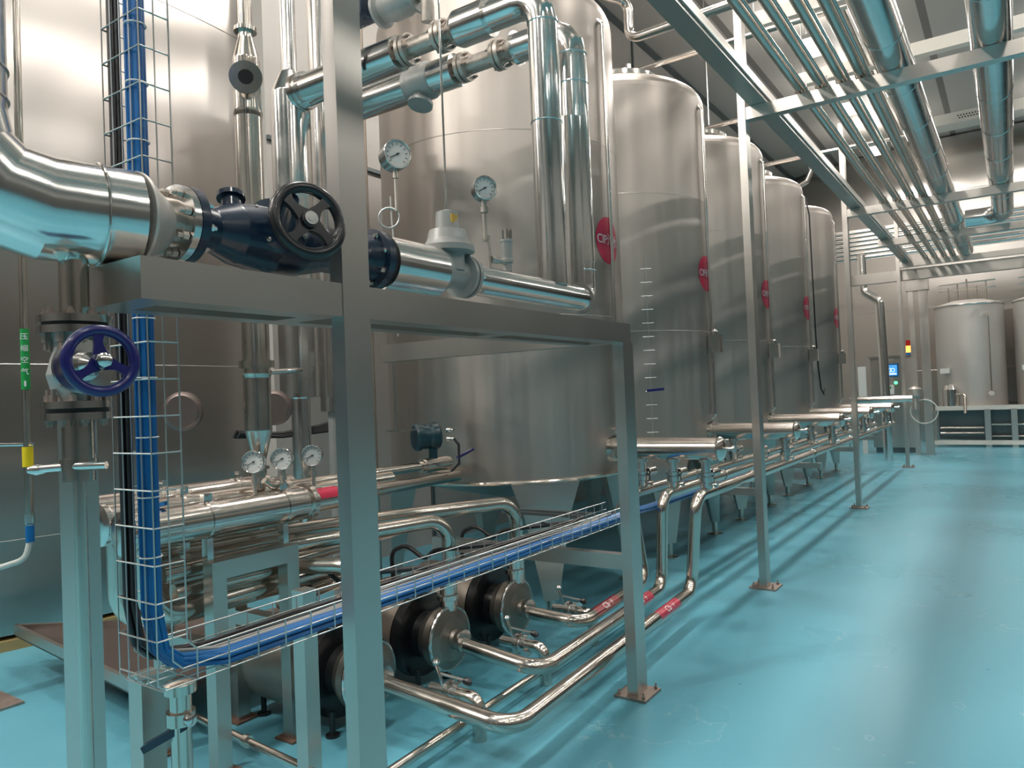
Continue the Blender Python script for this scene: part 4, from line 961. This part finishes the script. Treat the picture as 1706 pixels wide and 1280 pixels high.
# control cabinet
t = thing('control_cabinet', 'tall steel control cabinet with lit blue touch screen', 'cabinet', (-2.3, 19.1, 0))
MB().box(-2.76, -1.84, 18.9, 19.4, .12, 2.18).build('body', 'frame', t)
MB().box(-2.80, -1.80, 18.86, 19.44, 2.18, 2.22).build('roof', 'chrome', t)
MB().box(-2.72, -1.88, 18.95, 19.35, 0, .12).build('plinth', 'darkpanel', t)
dr = MB().box(-2.73, -1.87, 18.885, 18.9, .16, 2.14).build('door', 'frame', t)
MB().box(-1.99, -1.97, 18.86, 18.885, 1.2, 1.34).build('door_handle', 'black', dr)
sc = MB().box(-2.56, -2.17, 18.87, 18.886, 1.74, 2.04).build('screen_frame', 'bluecable', t)
sp = MB().box(-2.52, -2.20, 18.865, 18.872, 1.77, 2.01).build('screen', 'screen', sc)
MB().box(-2.5, -2.22, 18.862, 18.866, 1.79, 1.82).torus((-2.43, 18.864, 1.89), (0, 1, 0), .04, .006, 16, 4).torus((-2.36, 18.864, 1.89), (0, 1, 0), .04, .006, 16, 4).torus((-2.29, 18.864, 1.89), (0, 1, 0), .04, .006, 16, 4).build('screen_graphics', 'screentext', sc)
MB().lathe((-2.24, 18.885, 1.60), (0, -1, 0), [(0, .035), (.02, .035)], 16).build('green_button', 'greenled', t)
MB().lathe((-2.42, 18.885, 1.60), (0, -1, 0), [(0, .03), (.02, .03)], 16).build('amber_button', 'orange', t)
MB().box(-2.46, -2.28, 18.88, 18.886, 1.34, 1.56).build('notice', 'white', t)
MB().box(-2.43, -2.34, 18.877, 18.881, 1.46, 1.52).build('notice_mark', 'green', t)
t = thing('signal_beacon', 'stacked red warning beacon glowing on the cabinet roof', 'beacon', (-1.97, 19.05, 2.22))
MB().cyl((-1.97, 19.05, 2.22), (-1.97, 19.05, 2.28), .055, 20).build('base', 'bluecable', t)
MB().cyl((-1.97, 19.05, 2.28), (-1.97, 19.05, 2.43), .05, 20).build('lit_lens', 'beaconlit', t)
MB().cyl((-1.97, 19.05, 2.43), (-1.97, 19.05, 2.56), .05, 20).build('red_lens', 'beaconred', t)
tag(MB().box(-2.98, -2.82, 18.6, 18.7, .9, 2.0).box(-2.95, -2.85, 18.62, 18.68, 0, .9).build('side_panel', 'white'), 'white upright panel left of the control cabinet', 'panel')
t = thing('double_column', 'pair of steel columns right of the control cabinet', 'column', (-1.7, 18.7, 0))
MB().box(-1.66, -1.50, 18.4, 18.55, 0, 3.9).build('column', 'frame', t)
MB().box(-1.86, -1.76, 18.4, 18.5, 0, 3.9).build('column', 'frame', t)
MB().box(-1.9, -1.46, 18.36, 18.58, 3.6, 3.9).build('head', 'frame', t)
tag(MB().pipe([(-2.55, 17.0, 4.3), (-2.55, 17.0, 3.55), (-2.25, 17.0, 3.3), (-2.22, 17.0, 2.0), (-2.22, 17.0, 0)], .09, .15, 24).build('clad_bend', 'clad'), 'bright clad pipe bending down behind the last rack post', 'pipe')
t = thing('hose_reel', 'coiled pale hose with brass coupling on the column', 'hose', (-1.65, 18.3, 1))
MB().torus((-1.65, 18.30, .95), (0, 1, 0), .26, .015, 30, 8).build('hose', 'plasticclear', t)
MB().lathe((-1.8, 18.2, 1.0), (0, 0, 1), [(0, .06), (.25, .06), (.3, .14), (.45, .14), (.5, .05)], 16).build('coupling', 'flange', t)

# ------------------------------------------------------------------ camera
F, CX, CY = 1232.0, 853.0, 640.0
dep = V(((1690 - CX) / F, (630 - CY) / F, 1.0)).normalized()      # world +Y seen by the camera (x right, y down, z forward)
rl_ = math.radians(2.3)
upv = V((-math.sin(rl_), -math.cos(rl_), 0.0))
upv.z = -(upv.x * dep.x + upv.y * dep.y) / dep.z
upv.normalize()
rgt = dep.cross(upv)
Rm = Matrix((rgt, dep, upv))                                       # camera coordinates -> world
right, down, fwd = Rm.col[0], Rm.col[1], Rm.col[2]
cam = bpy.data.cameras.new('camera'); co = bpy.data.objects.new('camera', cam); C.objects.link(co)
cam.sensor_fit = 'HORIZONTAL'; cam.sensor_width = 36; cam.lens = F / 1706 * 36
cam.clip_start = .05; cam.clip_end = 200
mw = Matrix((( right.x, -down.x, -fwd.x, 0), (right.y, -down.y, -fwd.y, 0), (right.z, -down.z, -fwd.z, 1.6), (0, 0, 0, 1)))
co.matrix_world = mw
bpy.context.scene.camera = co

w = bpy.data.worlds.new('world'); bpy.context.scene.world = w; w.use_nodes = True
w.node_tree.nodes['Background'].inputs['Color'].default_value = (.8, .85, .9, 1)
w.node_tree.nodes['Background'].inputs['Strength'].default_value = .3
sc_ = bpy.context.scene
sc_.view_settings.view_transform = 'Standard'; sc_.view_settings.look = 'None'
sc_.view_settings.gamma = 1; sc_.view_settings.use_curve_mapping = False
sc_.view_settings.exposure = -1.1
try:
    sc_.cycles.max_bounces = 10; sc_.cycles.glossy_bounces = 6; sc_.cycles.diffuse_bounces = 5
    sc_.cycles.sample_clamp_indirect = 6
except Exception: pass
